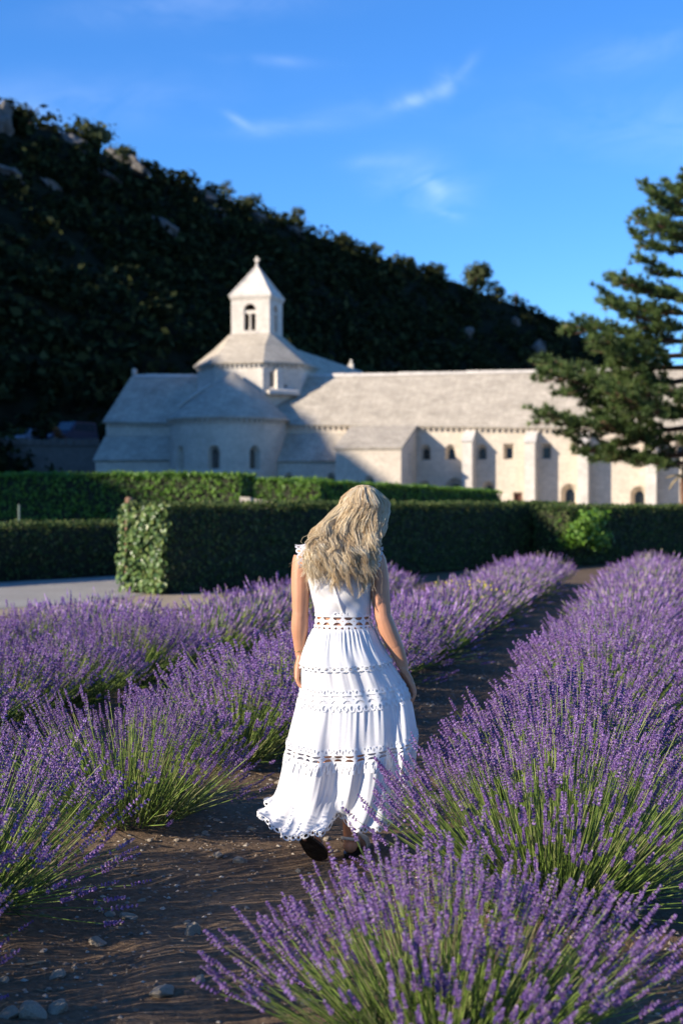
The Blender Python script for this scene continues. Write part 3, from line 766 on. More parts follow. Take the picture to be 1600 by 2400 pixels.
# nave behind the tower
mb = MB()
for sx in (-1, 1):
    mb.add([(CX + sx * 4.6, 10.0, 0), (CX + sx * 4.6, 38, 0), (CX + sx * 4.6, 38, 11.6), (CX + sx * 4.6, 10.0, 11.6)], [(0, 1, 2, 3) if sx > 0 else (3, 2, 1, 0)])
mb.add([(CX - 4.6, 38, 0), (CX + 4.6, 38, 0), (CX + 4.6, 38, 11.6), (CX, 38, 15.1), (CX - 4.6, 38, 11.6)], [(4, 3, 2, 1, 0)])
mb.obj("nave_wall", M['wall'], A)
mb = MB()
for sx in (-1, 1): slab(mb, [(CX + sx * 4.9, 8.6, 11.45), (CX + sx * 4.9, 38.3, 11.45), (CX + sx * .002, 38.3, 15.3), (CX + sx * .002, 8.6, 15.3)])
mb.obj("nave_roof", M['slab'], A)
mb = MB(); mb.box(CX - .25, CX + .25, 34.0, 34.4, 15.1, 15.7); mb.box(CX - .1, CX + .1, 34.1, 34.3, 15.65, 16.1); mb.obj("gable_finial", M['ashlar'], A)

# ------------------------------------------------------------------ terrace with parked cars left of the church
W_ = empty("retaining_wall", (-29.6, 126, 0), radians(-4))
tag(W_, "tall dark stone retaining wall left of the church, below the parked cars", "wall")
mb = MB(); mb.add([(-26, 0, 0), (8.3, 0, 0), (8.3, 0.6, 6.7), (-26, 0.6, 7.0), (-26, 14, 0), (8.3, 14, 0), (8.3, 14, 6.7), (-26, 14, 7.0)], [(0, 1, 2, 3), (1, 5, 6, 2), (3, 2, 6, 7), (4, 0, 3, 7)])
mb.obj("wall_face", M['old_stone'], W_)
r_ = random.Random(3)
for k in range(46):
    x = -25 + k * .72; h = r_.uniform(.12, .3); mb = MB(); mb.box(x, x + .66, .45, 1.1, 6.9 - (k * .0072), 6.98 + h); mb.obj("coping_stone", M['old_stone'], W_)

M['van_paint'] = plain("dark_blue_paint", (0.025, 0.035, 0.07), 0.3, spec=0.5, var=0.05)
M['pale_paint'] = plain("pale_grey_paint", (0.30, 0.34, 0.40), 0.35, spec=0.5, var=0.05)
M['car_glass'] = plain("car_glass", (0.03, 0.04, 0.05), 0.06, spec=0.8, var=0.05)
M['tyre'] = plain("black_rubber", (0.02, 0.02, 0.02), 0.8)
def car(name, loc, rz, L, W, H, hood, paint, lab, cat, screen_tilt):
    t = empty(name, loc, rz); tag(t, lab, cat, "vehicles parked above the retaining wall")
    def prof(w, pr):
        mb = MB(); n = len(pr)
        mb.add([(x, -w, z) for x, z in pr] + [(x, w, z) for x, z in pr], [tuple(range(n)), tuple(range(2 * n - 1, n - 1, -1))] + [(i, i + n, (i + 1) % n + n, (i + 1) % n) for i in range(n)])
        return mb
    hw = W / 2; belt = H * .55
    prof(hw, [(-L/2, .3), (L/2, .3), (L/2, belt * .85), (L/2 - .1, belt), (-L/2 + hood, belt + .06), (-L/2 + .1, belt * .8), (-L/2, belt * .65)]).obj("body", paint, t)
    x0 = -L/2 + hood; x1 = L/2 - .08
    prof(hw * .93, [(x0, belt), (x1, belt), (x1 - .2, H), (x0 + screen_tilt, H)]).obj("cabin", paint, t)
    mb = MB(); mb.add([(x0 + .04, -hw * .82, belt + .1), (x0 + .04, hw * .82, belt + .1), (x0 + screen_tilt - .05, hw * .76, H - .08), (x0 + screen_tilt - .05, -hw * .76, H - .08)], [(0, 1, 2, 3)])
    o = mb.obj("windscreen", M['car_glass'], t); o.location = (-.05, 0, .02)
    for s in (-1, 1):
        mb = MB(); y = s * hw * .935
        mb.add([(x0 + screen_tilt * .55, y, belt + .12), (x1 - .3, y, belt + .12), (x1 - .4, y, H - .14), (x0 + screen_tilt + .08, y, H - .14)], [(0, 1, 2, 3)]); mb.obj("side_window", M['car_glass'], t)
        for wx in (-L * .32, L * .32):
            mb = MB(); mb.tube([(wx, s * (hw - .2), .32), (wx, s * (hw + .01), .32)], .32, 14); mb.obj("wheel", M['tyre'], t)
        mb = MB(); mb.box(-L/2 - .02, -L/2 + .06, s * hw * .7 - .16, s * hw * .7 + .16, belt * .62, belt * .78); mb.obj("headlight", M['pale_paint'], t)
car("parked_van", (-24.4, 129.5, 6.75), radians(62), 4.9, 1.95, 2.1, 1.0, M['van_paint'], "dark blue van parked above the retaining wall beside the church", "van", .8)
car("parked_car", (-28.9, 129.5, 6.8), radians(80), 4.1, 1.75, 1.45, 1.2, M['pale_paint'], "pale car parked above the retaining wall, left of the dark blue van", "car", .9)
t = empty("orange_shrub", (-25.2, 126.8, 6.9)); tag(t, "small orange brown shrub on the retaining wall beside the dark van", "shrub")
rg = np.random.default_rng(77); V, Fq, T_ = clump_geo(np.array([(0, 0, .7), (-.2, 0, 1.1), (.25, .1, .4)]), np.array([.5, .4, .45]), 80, .3, rg)
M['orange_leaf'] = tint_mat("rusty_leaves", [(0, (.12, .045, .015)), (1, (.26, .11, .03))], .7, .2)
link("crown", mesh_np("crown", V, Fq, M['orange_leaf'], tint=T_), t); mb = MB(); mb.tube([(0, 0, -.2), (0, 0, .7)], .05, 6); mb.obj("trunk", M['bark'], t)
# ------------------------------------------------------------------ hedges
M['hedge_core'] = plain("dark_twigs", (0.022, 0.024, 0.012), 0.9, 14, 0.5, 0.6)
M['hedge_leaf'] = tint_mat("glossy_hedge_leaves", [(0.0, (0.022, 0.045, 0.012)), (0.5, (0.05, 0.095, 0.022)), (0.85, (0.085, 0.15, 0.03)), (1.0, (0.14, 0.15, 0.04))], 0.42, 0.18, spec=0.5)
M['back_leaf'] = tint_mat("bright_hedge_leaves", [(0.0, (0.045, 0.10, 0.014)), (0.5, (0.10, 0.21, 0.024)), (1.0, (0.18, 0.31, 0.04))], 0.5, 0.3, spec=0.35)
M['dry_leaf'] = tint_mat("dull_hedge_leaves", [(0.0, (0.028, 0.048, 0.013)), (0.6, (0.06, 0.095, 0.025)), (0.9, (0.12, 0.15, 0.045)), (1.0, (0.17, 0.16, 0.065))], 0.6, 0.18, spec=0.15)

def leaf_quads(P, Nn, size, rg, fold=0.25):
    """folded four-point leaves at P facing roughly along Nn"""
    n = len(P)
    nrm = Nn + rg.normal(size=(n, 3)) * 0.55; nrm /= np.linalg.norm(nrm, axis=1)[:, None]
    dn = np.tile(np.array([0, 0, -1.0]), (n, 1)) + rg.normal(size=(n, 3)) * 0.7
    a = dn - nrm * (dn * nrm).sum(1)[:, None]; a /= np.linalg.norm(a, axis=1)[:, None] + 1e-9
    b_ = np.cross(nrm, a); s = size * (0.55 + 0.8 * rg.random((n, 1)))
    V = np.stack([P - a * s, P - a * s * .1 - b_ * s * .55 + nrm * s * fold, P + a * s, P - a * s * .1 + b_ * s * .55 + nrm * s * fold], 1).reshape(-1, 3)
    q = np.arange(n)[:, None] * 4
    F = np.concatenate([q + np.array([[0, 1, 2]]), q + np.array([[0, 2, 3]])])
    return V, F

def hedge(lab, p0, p1, thick, h, size, dens, leafmat, seed, h1=None, skip_end=False, group="clipped hedges", name="clipped_hedge", wob=0.05):
    """p0->p1 is the foot of the front face; the body lies to the left of that direction"""
    rg = np.random.default_rng(seed); h1 = h1 or h
    L = math.dist(p0, p1); ang = atan2(p1[1] - p0[1], p1[0] - p0[0])
    root = empty(name, (p0[0], p0[1], 0), ang); tag(root, lab, "hedge", group)
    H = lambda x: h + (h1 - h) * np.asarray(x) / L
    bump = lambda a, c, s=0: vnoise(np.asarray(a, float), np.asarray(c, float), 1.3, seed + s, 3) * wob * 2.4
    # core: rounded block
    nx_ = max(4, int(L / .4)); ring = [(0.06, 0.02), (0.0, .25), (0.0, .6), (0.02, .9), (.1, 1.0), (.5, 1.01), (.9, 1.0), (.98, .9), (1.0, .6), (1.0, .25), (.94, .02)]
    vs = []
    for i in range(nx_ + 1):
        x = L * i / nx_
        for k, (y, z) in enumerate(ring):
            ins = .07
            vs.append((min(max(x, ins), L - ins), ins + y * (thick - 2 * ins) + float(bump(x, k * .7)) * .8, z * (float(H(x)) - ins) + float(bump(x, k * .9, 5)) * .6 * (z > .5)))
    n = len(ring); fs = [(i * n + k, i * n + k + 1, (i + 1) * n + k + 1, (i + 1) * n + k) for i in range(nx_) for k in range(n - 1)]
    fs += [tuple(range(n)), tuple(nx_ * n + k for k in range(n - 1, -1, -1))]
    me = bpy.data.meshes.new("twig_core"); me.from_pydata(vs, [], fs); me.materials.append(M['hedge_core']); link("twig_core", me, root)
    P, N_ = [], []
    def face(cnt, fn, nv):
        a, c = rg.random(cnt), rg.random(cnt); p = fn(a, c); dep = rg.random(cnt) ** 2 * .1
        P.append(p - np.array(nv) * dep[:, None]); N_.append(np.tile(np.array(nv, float), (cnt, 1)))
    face(int(dens * L * h), lambda a, c: np.stack([a * L, bump(a * L, c * 3) * 1, 0.04 + c * (H(a * L) - .04)], -1), (0, -1, 0))
    face(int(dens * 1.3 * L * thick), lambda a, c: np.stack([a * L, c * thick, H(a * L) + bump(a * L, c * 3, 5) * .7], -1), (0, 0, 1))
    face(int(dens * .35 * L * h), lambda a, c: np.stack([a * L, thick + bump(a * L, c * 3), 0.05 + c * (H(a * L) - .05)], -1), (0, 1, 0))
    face(int(dens * .9 * L * thick), lambda a, c: np.stack([a * L, c * thick, H(a * L) + .02 + .07 * rg.random(len(a)) ** 2 + bump(a * L, c * 3, 5) * .7], -1), (-.4, -.4, .6))
    if not skip_end: face(int(dens * thick * h), lambda a, c: np.stack([bump(a * 3, c * 3, 8), a * thick, .05 + c * (h - .05)], -1), (-1, 0, 0))
    face(int(dens * thick * h1), lambda a, c: np.stack([L + bump(a * 3, c * 3, 8), a * thick, .05 + c * (h1 - .05)], -1), (1, 0, 0))
    P = np.concatenate(P); N_ = np.concatenate(N_)
    V, F = leaf_quads(P, N_, size, rg)
    link("foliage", mesh_np("foliage", V, F, leafmat, tint=np.repeat(rg.random(len(P)), 4)), root, "stuff")
    return root

# the near hedge, its sunlit end towards the path
NH = hedge("long dark clipped hedge behind the woman with a sunlit leafy end at its left", (-2.95, 23.8), (6.3, 37.5), 1.02, 1.5, 0.036, 420, M['dry_leaf'], 31, skip_end=True)
M['ivy'] = tint_mat("pale_veined_leaves", [(0.0, (0.04, 0.085, 0.022)), (0.45, (0.10, 0.175, 0.042)), (0.8, (0.16, 0.23, 0.07)), (1.0, (0.22, 0.26, 0.07))], 0.38, 0.18, spec=0.5)
rg = np.random.default_rng(5)
lm = []
for k in range(6):
    pts = np.array([(0, -.5, 0), (-.38, -.3, .06), (-.5, .05, .08), (-.2, .3, .05), (0, .62, -.06), (.2, .3, .05), (.5, .05, .08), (.38, -.3, .06), (0, -.05, -.02)]) * np.array([1, 1, 1 + .6 * k / 5]) * (0.95 + .05 * k)
    fan = np.array([(8, i, (i + 1) % 8) for i in range(8)])
    lm.append(mesh_np("leaf", pts, fan, M['ivy'], tint=np.full(9, (k + .5) / 6)))
ndone = 0
for k in range(300):
    y = rg.random() * 1.06 - .02; z = rg.random() ** .9 * 1.46 + .06
    bul = .07 * sin(z * 3.1) + .05 * sin(y * 7 + z * 4)
    o = link("leaf", lm[k % 6], NH)
    nv = Vector((-1, rg.normal() * .45, .25 + rg.normal() * .45)).normalized()
    q = nv.to_track_quat('Z', 'Y'); o.rotation_mode = 'QUATERNION'
    o.rotation_quaternion = q @ Matrix.Rotation(pi + rg.normal() * .7, 3, 'Z').to_quaternion()
    s = .058 + .045 * rg.random(); o.scale = (s, s, s); o.location = (-.06 - bul + rg.random() * .1, y, z)
Pq = np.stack([-.03 + rg.random(900) * .12 - .05 * np.sin(rg.random(900) * 3), rg.random(900) * 1.04 - .01, .04 + rg.random(900) * 1.46], -1)
V, F = leaf_quads(Pq, np.tile(np.array([-1., 0, .2]), (900, 1)), .05, rg)
link("end_foliage", mesh_np("end_foliage", V, F, M['ivy'], tint=np.repeat(rg.random(900), 4)), NH, "stuff")
# second length of hedge right of the gap
NH2 = hedge("dark clipped hedge at the right edge with a bright green tangled end beside the gap", (5.5, 34.2), (15.5, 45.5), 1.1, 1.42, 0.045, 330, M['dry_leaf'], 32)
rg = np.random.default_rng(6)
Cn = [(-.1 + rg.random() * .9, -.25 - rg.random() * .25 + .8 * rg.random() * (k > 6), .35 + rg.random() * 1.0) for k in range(16)]
V, Fq, T = clump_geo(np.array(Cn), .2 + .2 * rg.random(16), 110, .18, rg)
link("tangled_shoots", mesh_np("tangled_shoots", V, Fq, M['back_leaf'], tint=T), NH2, "stuff")
hedge("low dark hedge along the far side of the gravel path at the left edge", (-11.5, 20.9), (4.6, 42.6), 1.0, 1.1, 0.045, 260, M['dry_leaf'], 33)
hedge("tall bright green hedge in front of the left part of the church", (-22, 49.5), (-3.15, 44.0), 1.5, 2.52, 0.065, 170, M['back_leaf'], 34, h1=2.42, wob=.09)
hedge("bright green hedge in front of the apse, right of the dark hedge end", (-3.6, 51.5), (-.75, 50.7), 1.4, 2.36, 0.065, 170, M['back_leaf'], 35, wob=.08)
hedge("long hedge with sunlit top and dark side leading away behind the woman's head", (-.72, 49.2), (7.45, 66.0), 1.7, 2.26, 0.07, 150, M['back_leaf'], 36, h1=2.05, wob=.1)

# small things by the hedges
o = MB(); o.tube([(0, 0, 0), (0, 0, 1.62), (0, 0, 1.66)], [.085, .08, .05], 8); o = o.obj("wooden_post", plain("weathered_wood", (.19, .11, .07), .85, 14, .3, .4)); o.location = (-4.1, 27.5, 0)
tag(o, "brown wooden post sticking up behind the sunlit end of the near hedge", "post")
o = MB(); o.tube([(0, 0, 0), (0, 0, 1.5)], .03, 6); o = o.obj("metal_stake", plain("grey_green_metal", (.12, .17, .14), .5, 9, .2)); o.location = (-8.6, 38, 0)
tag(o, "thin grey green metal stake in front of the tall left hedge", "stake")
t = empty("stone_block", (-2.78, 41.2, 0)); tag(t, "pale stone block between the two bright hedges", "stone block")
mb = MB(); mb.add([(-.17, -.17, 0), (.17, -.17, 0), (.17, .17, 0), (-.17, .17, 0), (-.15, -.15, 1.72), (.15, -.15, 1.7), (.15, .15, 1.7), (-.15, .15, 1.72)], [(0, 1, 5, 4), (1, 2, 6, 5), (2, 3, 7, 6), (3, 0, 4, 7), (4, 5, 6, 7)])
mb.obj("pillar", M['wall'], t)
mb = MB(); mb.add([(.15, -.1, 1.2), (.9, -.1, 1.2), (.9, .3, 1.2), (.15, .3, 1.2), (.15, -.1, 1.68), (.7, -.1, 1.58), (.75, .3, 1.55), (.15, .3, 1.68), (.15, -.1, 0), (.9, -.1, 0), (.9, .3, 0), (.15, .3, 0)], [(8, 9, 1, 0), (9, 10, 2, 1), (10, 11, 3, 2), (0, 1, 5, 4), (1, 2, 6, 5), (2, 3, 7, 6), (4, 5, 6, 7), (3, 0, 4, 7)])
mb.obj("low_wall", M['wall'], t)

# ------------------------------------------------------------------ lavender
M['stem'] = tint_mat("lavender_stems", [(0.0, (0.14, 0.22, 0.04)), (0.5, (0.27, 0.40, 0.075)), (0.85, (0.40, 0.46, 0.15)), (1.0, (0.40, 0.37, 0.20))], 0.6, 0.32, 0.1)
M['lav_leaf'] = tint_mat("grey_green_lavender_leaves", [(0.0, (0.045, 0.065, 0.025)), (0.6, (0.09, 0.125, 0.04)), (1.0, (0.15, 0.15, 0.07))], 0.7, 0.25, 0.1)
M['flower'] = tint_mat("violet_lavender_florets", [(0.0, (0.10, 0.046, 0.155)), (0.30, (0.205, 0.105, 0.30)), (0.58, (0.335, 0.19, 0.47)), (0.82, (0.46, 0.31, 0.60)), (0.91, (0.37, 0.29, 0.33)), (1.0, (0.33, 0.31, 0.19))], 0.7, 0.3, 0.1)

def spike_geo(lod, rg, gap=True):
    """flower spike along +z from 0, about 5 cm tall; returns verts, tris, tint"""
    V, F, T = [], [], []
    Ln = 0.045 + 0.02 * rg.random()
    if lod == 0: whorls, per = int(6 + rg.integers(0, 3)), 6
    elif lod == 1: whorls, per = 5, 4
    else: whorls, per = 3, 1
    zs = list(np.linspace(0, Ln, whorls))
    if gap and lod < 2 and rg.random() < .6: zs = [-.022 - .01 * rg.random()] + zs
    for i, z in enumerate(zs):
        q = max(z, 0) / Ln; prof = (0.65 + 1.15 * q - 1.45 * q * q) if z >= 0 else .55
        if lod == 2:
            r = .0085 * prof + .002; h = Ln / 2.3
            b = len(V); V += [(r, 0, z), (-r * .5, r * .87, z), (-r * .5, -r * .87, z), (0, 0, z + h), (0, 0, z - h * .6)]
            F += [(b, b+1, b+3), (b+1, b+2, b+3), (b+2, b, b+3), (b+1, b, b+4), (b+2, b+1, b+4), (b, b+2, b+4)]; T += [rg.random()] * 5
            continue
        ph = rg.random() * 6.28
        for k in range(per):
            a = ph + 2 * pi * k / per + rg.normal() * .25
            el = radians(28 + 30 * q + rg.normal() * 9)
            d = np.array([cos(a) * cos(el), sin(a) * cos(el), sin(el)])
            s = np.array([-sin(a), cos(a), 0]); u = np.cross(d, s)
            ln = (.0082 if lod == 0 else .0105) * (0.7 + .5 * prof) * (.8 + .4 * rg.random()); w = (.0025 if lod == 0 else .0045) * (.8 + .5 * rg.random())
            c = np.array([0, 0, z + rg.normal() * .0012])
            b = len(V); V += [c, c + d * ln * .62 + s * w, c + d * ln * .55 - s * w + u * w * .9, c + d * ln * .6 - u * w, c + d * ln * 1.0]
            F += [(b, b+3, b+1), (b, b+1, b+2), (b, b+2, b+3), (b+4, b+1, b+3), (b+4, b+2, b+1), (b+4, b+3, b+2)]
            T += [min(1, max(0, rg.normal(.5, .27)))] * 5
    return np.array(V, float), np.array(F), np.array(T)

def frames(d, rg):
    """rotation matrices whose z axis is d"""
    n = len(d); r = rg.normal(size=(n, 3)); x = np.cross(r, d); x /= np.linalg.norm(x, axis=1)[:, None]; y = np.cross(d, x)
    return np.stack([x, y, d], -1)

def bush_arrays(seed, n, H, spread, lod, stretch=(1, 1), lean=(0, 0)):
    rg = np.random.default_rng(seed)
    az = rg.random(n) * 2 * pi; t = np.sqrt(rg.random(n)); inc = radians(56) * t ** 1.1 * spread
    wild = (rg.random(n) < .09) & (t > .6); inc[wild] = np.radians(62 + 22 * rg.random(wild.sum()))
    lump = 1 + .10 * np.sin(az * 3 + seed) + .06 * np.sin(az * 7 + seed * 2)
    L = H * (.80 + .30 * rg.random(n)) * lump * (1 - .10 * t); odd = rg.random(n) < .05; L[odd] *= 1.16
    base = np.stack([np.cos(az) * t * .25 * stretch[0], np.sin(az) * t * .25 * stretch[1], np.full(n, .03)], -1) + rg.normal(size=(n, 3)) * .02 * np.array([1, 1, .3])
    d = np.stack([np.cos(az) * np.sin(inc) * stretch[0] + lean[0] + rg.normal(size=n) * .07, np.sin(az) * np.sin(inc) * stretch[1] + lean[1] + rg.normal(size=n) * .07, np.cos(inc)], -1)
    d /= np.linalg.norm(d, axis=1)[:, None]
    bend = np.stack([d[:, 0] * .25, d[:, 1] * .25, np.where(wild, -.6, .1) * t * (.4 + rg.random(n))], -1)
    bend = bend + rg.normal(size=(n, 3)) * .22
    segs = 4 if lod == 0 else (3 if lod == 1 else 2)
    s = np.linspace(0, 1, segs + 1)
    pts = base[:, None, :] + d[:, None, :] * (L[:, None] * s)[..., None] + bend[:, None, :] * (L[:, None] * (s ** 2) * .16)[..., None]
    pts[..., 2] = np.maximum(pts[..., 2], .015 + .03 * s)
    tip = pts[:, -1]; td = pts[:, -1] - pts[:, -2]; td /= np.linalg.norm(td, axis=1)[:, None]; td = td + np.array([0, 0, .18]); td /= np.linalg.norm(td, axis=1)[:, None]
    # stems: three-sided tubes
    r = (.0016 if lod == 0 else (.0019 if lod == 1 else .0028)) * np.linspace(1.25, .8, segs + 1)
    R = frames(d, rg); k = np.arange(3) * 2 * pi / 3
    off = R[:, None, :, 0][..., None, :] * np.cos(k)[:, None] + R[:, None, :, 1][..., None, :] * np.sin(k)[:, None]
    SV = pts[:, :, None, :] + off * r[None, :, None, None]
    m = (segs + 1) * 3; f = np.array([(i*3+a, i*3+(a+1) % 3, (i+1)*3+(a+1) % 3, (i+1)*3+a) for i in range(segs) for a in range(3)])
    SF = (np.arange(n)[:, None, None] * m + f[None]).reshape(-1, 4); ST = np.repeat(rg.random(n), m)
    # leaves: narrow blades low on the stems
    per = 5 if lod == 0 else (3 if lod == 1 else 2); nl = n * per
    si = np.repeat(np.arange(n), per); sp = .04 + .42 * rg.random(nl) ** 1.2
    lb = base[si] + d[si] * (L[si] * sp)[:, None]; ld = d[si] + rg.normal(size=(nl, 3)) * .42; ld /= np.linalg.norm(ld, axis=1)[:, None]
    side = np.cross(ld, rg.normal(size=(nl, 3))); side /= np.linalg.norm(side, axis=1)[:, None]
    ll = (.035 + .04 * rg.random(nl))[:, None] * (1 if lod < 2 else 1.6); lw = .0024 if lod == 0 else (.0034 if lod == 1 else .006)
    LV = np.stack([lb, lb + ld * ll * .5 + side * lw, lb + ld * ll, lb + ld * ll * .5 - side * lw], 1).reshape(-1, 3)
    LT = np.repeat(rg.random(nl), 4)
    return dict(SV=SV.reshape(-1, 3), SF=SF, ST=ST, LV=LV, LF=quads(nl), LT=LT, tip=tip, td=td, rg=rg)

def spikes_mesh(B, idx, lod, name="flower_spikes"):
    rg = B['rg']; var = [spike_geo(lod, rg) for _ in range(10 if lod < 2 else 6)]
    VV, FF, TT, b = [], [], [], 0
    R = frames(B['td'], rg)
    ch = rg.integers(0, len(var), len(idx)); sc = .8 + .5 * rg.random(len(idx)); hue = rg.normal(0, .08, len(idx))
    for v in range(len(var)):
        I = np.asarray(idx)[ch == v]
        if not len(I): continue
        V, F, T = var[v]
        P = np.einsum('nij,kj->nki', R[I], V) * sc[ch == v][:, None, None] + B['tip'][I][:, None, :]
        VV.append(P.reshape(-1, 3)); FF.append((np.arange(len(I))[:, None, None] * len(V) + F[None]).reshape(-1, 3) + b); b += len(I) * len(V)
        TT.append(np.clip(T[None, :] + hue[ch == v][:, None], 0, 1).reshape(-1))
    return mesh_np(name, np.concatenate(VV), np.concatenate(FF), M['flower'], tint=np.concatenate(TT))

class BushKind:
    def __init__(s, seed, n, H, lod, spread=1.0, stretch=(1, 1), lean=(0, 0), split=0):
        B = bush_arrays(seed, n, H, spread, lod, stretch, lean); s.B = B
        s.stems = mesh_np("stems", B['SV'], B['SF'], M['stem'], True, B['ST'])
        s.leaves = mesh_np("leaves", B['LV'], B['LF'], M['lav_leaf'], False, B['LT'])
        s.single = []
        idx = np.arange(n)
        if split:
            view = -B['tip'][:, 1] + B['tip'][:, 2] * .9          # spikes on the side of the path and the camera
            order = np.argsort(-view); s.single = [int(i) for i in order[:split]]; idx = order[split:]
        s.spikes = spikes_mesh(B, idx, lod)
    def place(s, x, y, rz, sc, lab, group):
        root = empty("lavender_bush", (x, y, float(ground_z(x, y)) - .01), rz); root.scale = (sc[0], sc[0], sc[1])
        tag(root, lab, "lavender", group)
        link("stems", s.stems, root, "stuff"); link("leaves", s.leaves, root, "stuff"); link("flower_spikes", s.spikes, root, "stuff")
        if s.single:
            rg = np.random.default_rng(99); R = frames(s.B['td'], rg)
            for i in s.single:
                o = link("flower_spike", SPIKES[i % len(SPIKES)], root); q = .85 + .5 * rg.random()
                m = Matrix([[*(R[i][r] * q), s.B['tip'][i][r]] for r in range(3)] + [[0, 0, 0, 1]]); o.matrix_local = m
        return root
rg = np.random.default_rng(12)
SPIKES = []
for k in range(12):
    v_, f_, t_ = spike_geo(0, rg, False); SPIKES.append(mesh_np("flower_spike", v_, f_, M['flower'], tint=t_))

G = {-4.15: "lavender bushes in the farthest row at the left edge", -2.95: "lavender bushes in the second row left of the dirt path",
     -1.08: "lavender bushes in the row left of the dirt path", 0.92: "lavender bushes in the row right of the dirt path", 2.75: "lavender bushes one row beyond the right-hand row"}
LABR = {-4.15: "lavender bush in the farthest left row", -2.95: "lavender bush in the second row left of the path",
        -1.08: "lavender bush in the row left of the path", 0.92: "lavender bush in the row right of the path", 2.75: "lavender bush hidden one row beyond the right row"}
near = [BushKind(200 + k, 620, .48, 0, .98) for k in range(2)]
mid = [BushKind(300 + k, 560, .47, 1, 1.0) for k in range(3)]
far = [BushKind(400 + k, 520, .47, 2, 1.05) for k in range(3)]
front = BushKind(210, 760, .48, 0, .95, split=300)
big = BushKind(211, 960, .60, 0, 1.02, split=280)
x, y = row_pt(.85, -2.30); front.place(x, y, 0, (.98, .90), "nearest lavender bush, cut off by the bottom edge of the picture", G[.92])
x, y = row_pt(1.0, -.80); big.place(x, y, 0, (.94, 1.0), "large fanned lavender bush right beside the woman's hem, bare green stems showing", G[.92])
rr = random.Random(5)
ORD = ["first", "second", "third", "fourth", "fifth", "sixth", "seventh"]
def row(off, ts, first_labels=()):
    for i, t in enumerate(ts):
        x, y = row_pt(off + rr.uniform(-.06, .06) - (.08 if off == -1.08 and i == 2 else 0), t + rr.uniform(-.08, .08)); d = y
        kind = near if d < 7.6 else (mid if d < 13 else far)
        s = rr.uniform(.95, 1.1) * (1.09 if off == -1.08 and i == 2 else 1)
        nth = i - (2 if off == -1.08 else 0) + (2 if off == .92 else 0)
        lab = first_labels[i] if i < len(first_labels) else (LABR[off] + f", {ORD[nth]} from its near end" if nth < 7 else (LABR[off] + ", last one at its far end" if i == len(ts) - 1 else LABR[off]))
        kind[rr.randrange(len(kind))].place(x, y, rr.random() * 6.28, (s * 1.0, s * rr.uniform(.95, 1.06)), lab, G[off])
row(.92, [.62, 1.7, 2.7, 3.7, 4.7, 5.7, 6.7, 7.7, 8.7, 9.7, 10.7, 11.7, 12.7, 13.7, 14.7, 15.7, 16.7, 17.7, 18.7, 19.8, 21.0], ("lavender bush behind the large fanned one, crossed by the woman's shadow",))
row(-1.08, [-3.7, -2.5, -1.42, .3, 1.75, 2.75, 3.75, 4.75, 5.75, 6.75, 7.75, 8.75, 9.75, 10.75, 11.75, 12.75, 13.8, 14.9, 16, 17, 18.1, 19.2, 20.3],
    ("lavender bush of the left row, off the left edge", "lavender bush of the left row, touching the lower left edge", "lavender bush at the left edge with long stems drooping over the stony path", "lavender bush left of the woman with a broad fan of bright green stems"))
row(-2.95, [-1.8, -.7, .4, 1.5, 2.5, 3.5, 4.5, 5.5, 6.5, 7.5, 8.5, 9.5, 10.5, 11.5, 12.5, 13.6, 14.6])
row(2.75, [.2, 1.3, 2.4, 3.5, 4.6, 5.7, 6.8, 7.9, 9.0, 10.1, 11.2, 12.3, 13.4, 14.5])
row(-4.15, [3.2, 4.3, 5.4, 6.5, 7.6])

# yellow wild flowers in the row behind the woman
t = empty("yellow_wildflowers", (*row_pt(-.95, 10.2), 0)); tag(t, "small yellow wildflowers poking out of the lavender right of the woman", "wildflowers")
rg = np.random.default_rng(3); mb = MB(); ms = MB()
for k in range(34):
    a, r = rg.random() * 6.28, .5 * sqrt(rg.random()); p = Vector((r * cos(a), r * 1.6 * sin(a) , .5 + .16 * rg.random()))
    ms.tube([(p.x * .4, p.y * .4, .1), tuple(p)], .0025, 3, False)
    s = .018; mb.add([(p.x + s, p.y, p.z), (p.x, p.y + s, p.z), (p.x - s, p.y, p.z), (p.x, p.y - s, p.z), (p.x, p.y, p.z + s * .7), (p.x, p.y, p.z - s * .7)], [(0, 1, 4), (1, 2, 4), (2, 3, 4), (3, 0, 4), (1, 0, 5), (2, 1, 5), (3, 2, 5), (0, 3, 5)])
mb.obj("petals", plain("yellow_petals", (.55, .45, .04), .6), t, kind="stuff"); ms.obj("stalks", plain("green_stalks", (.10, .16, .04), .6), t, kind="stuff")

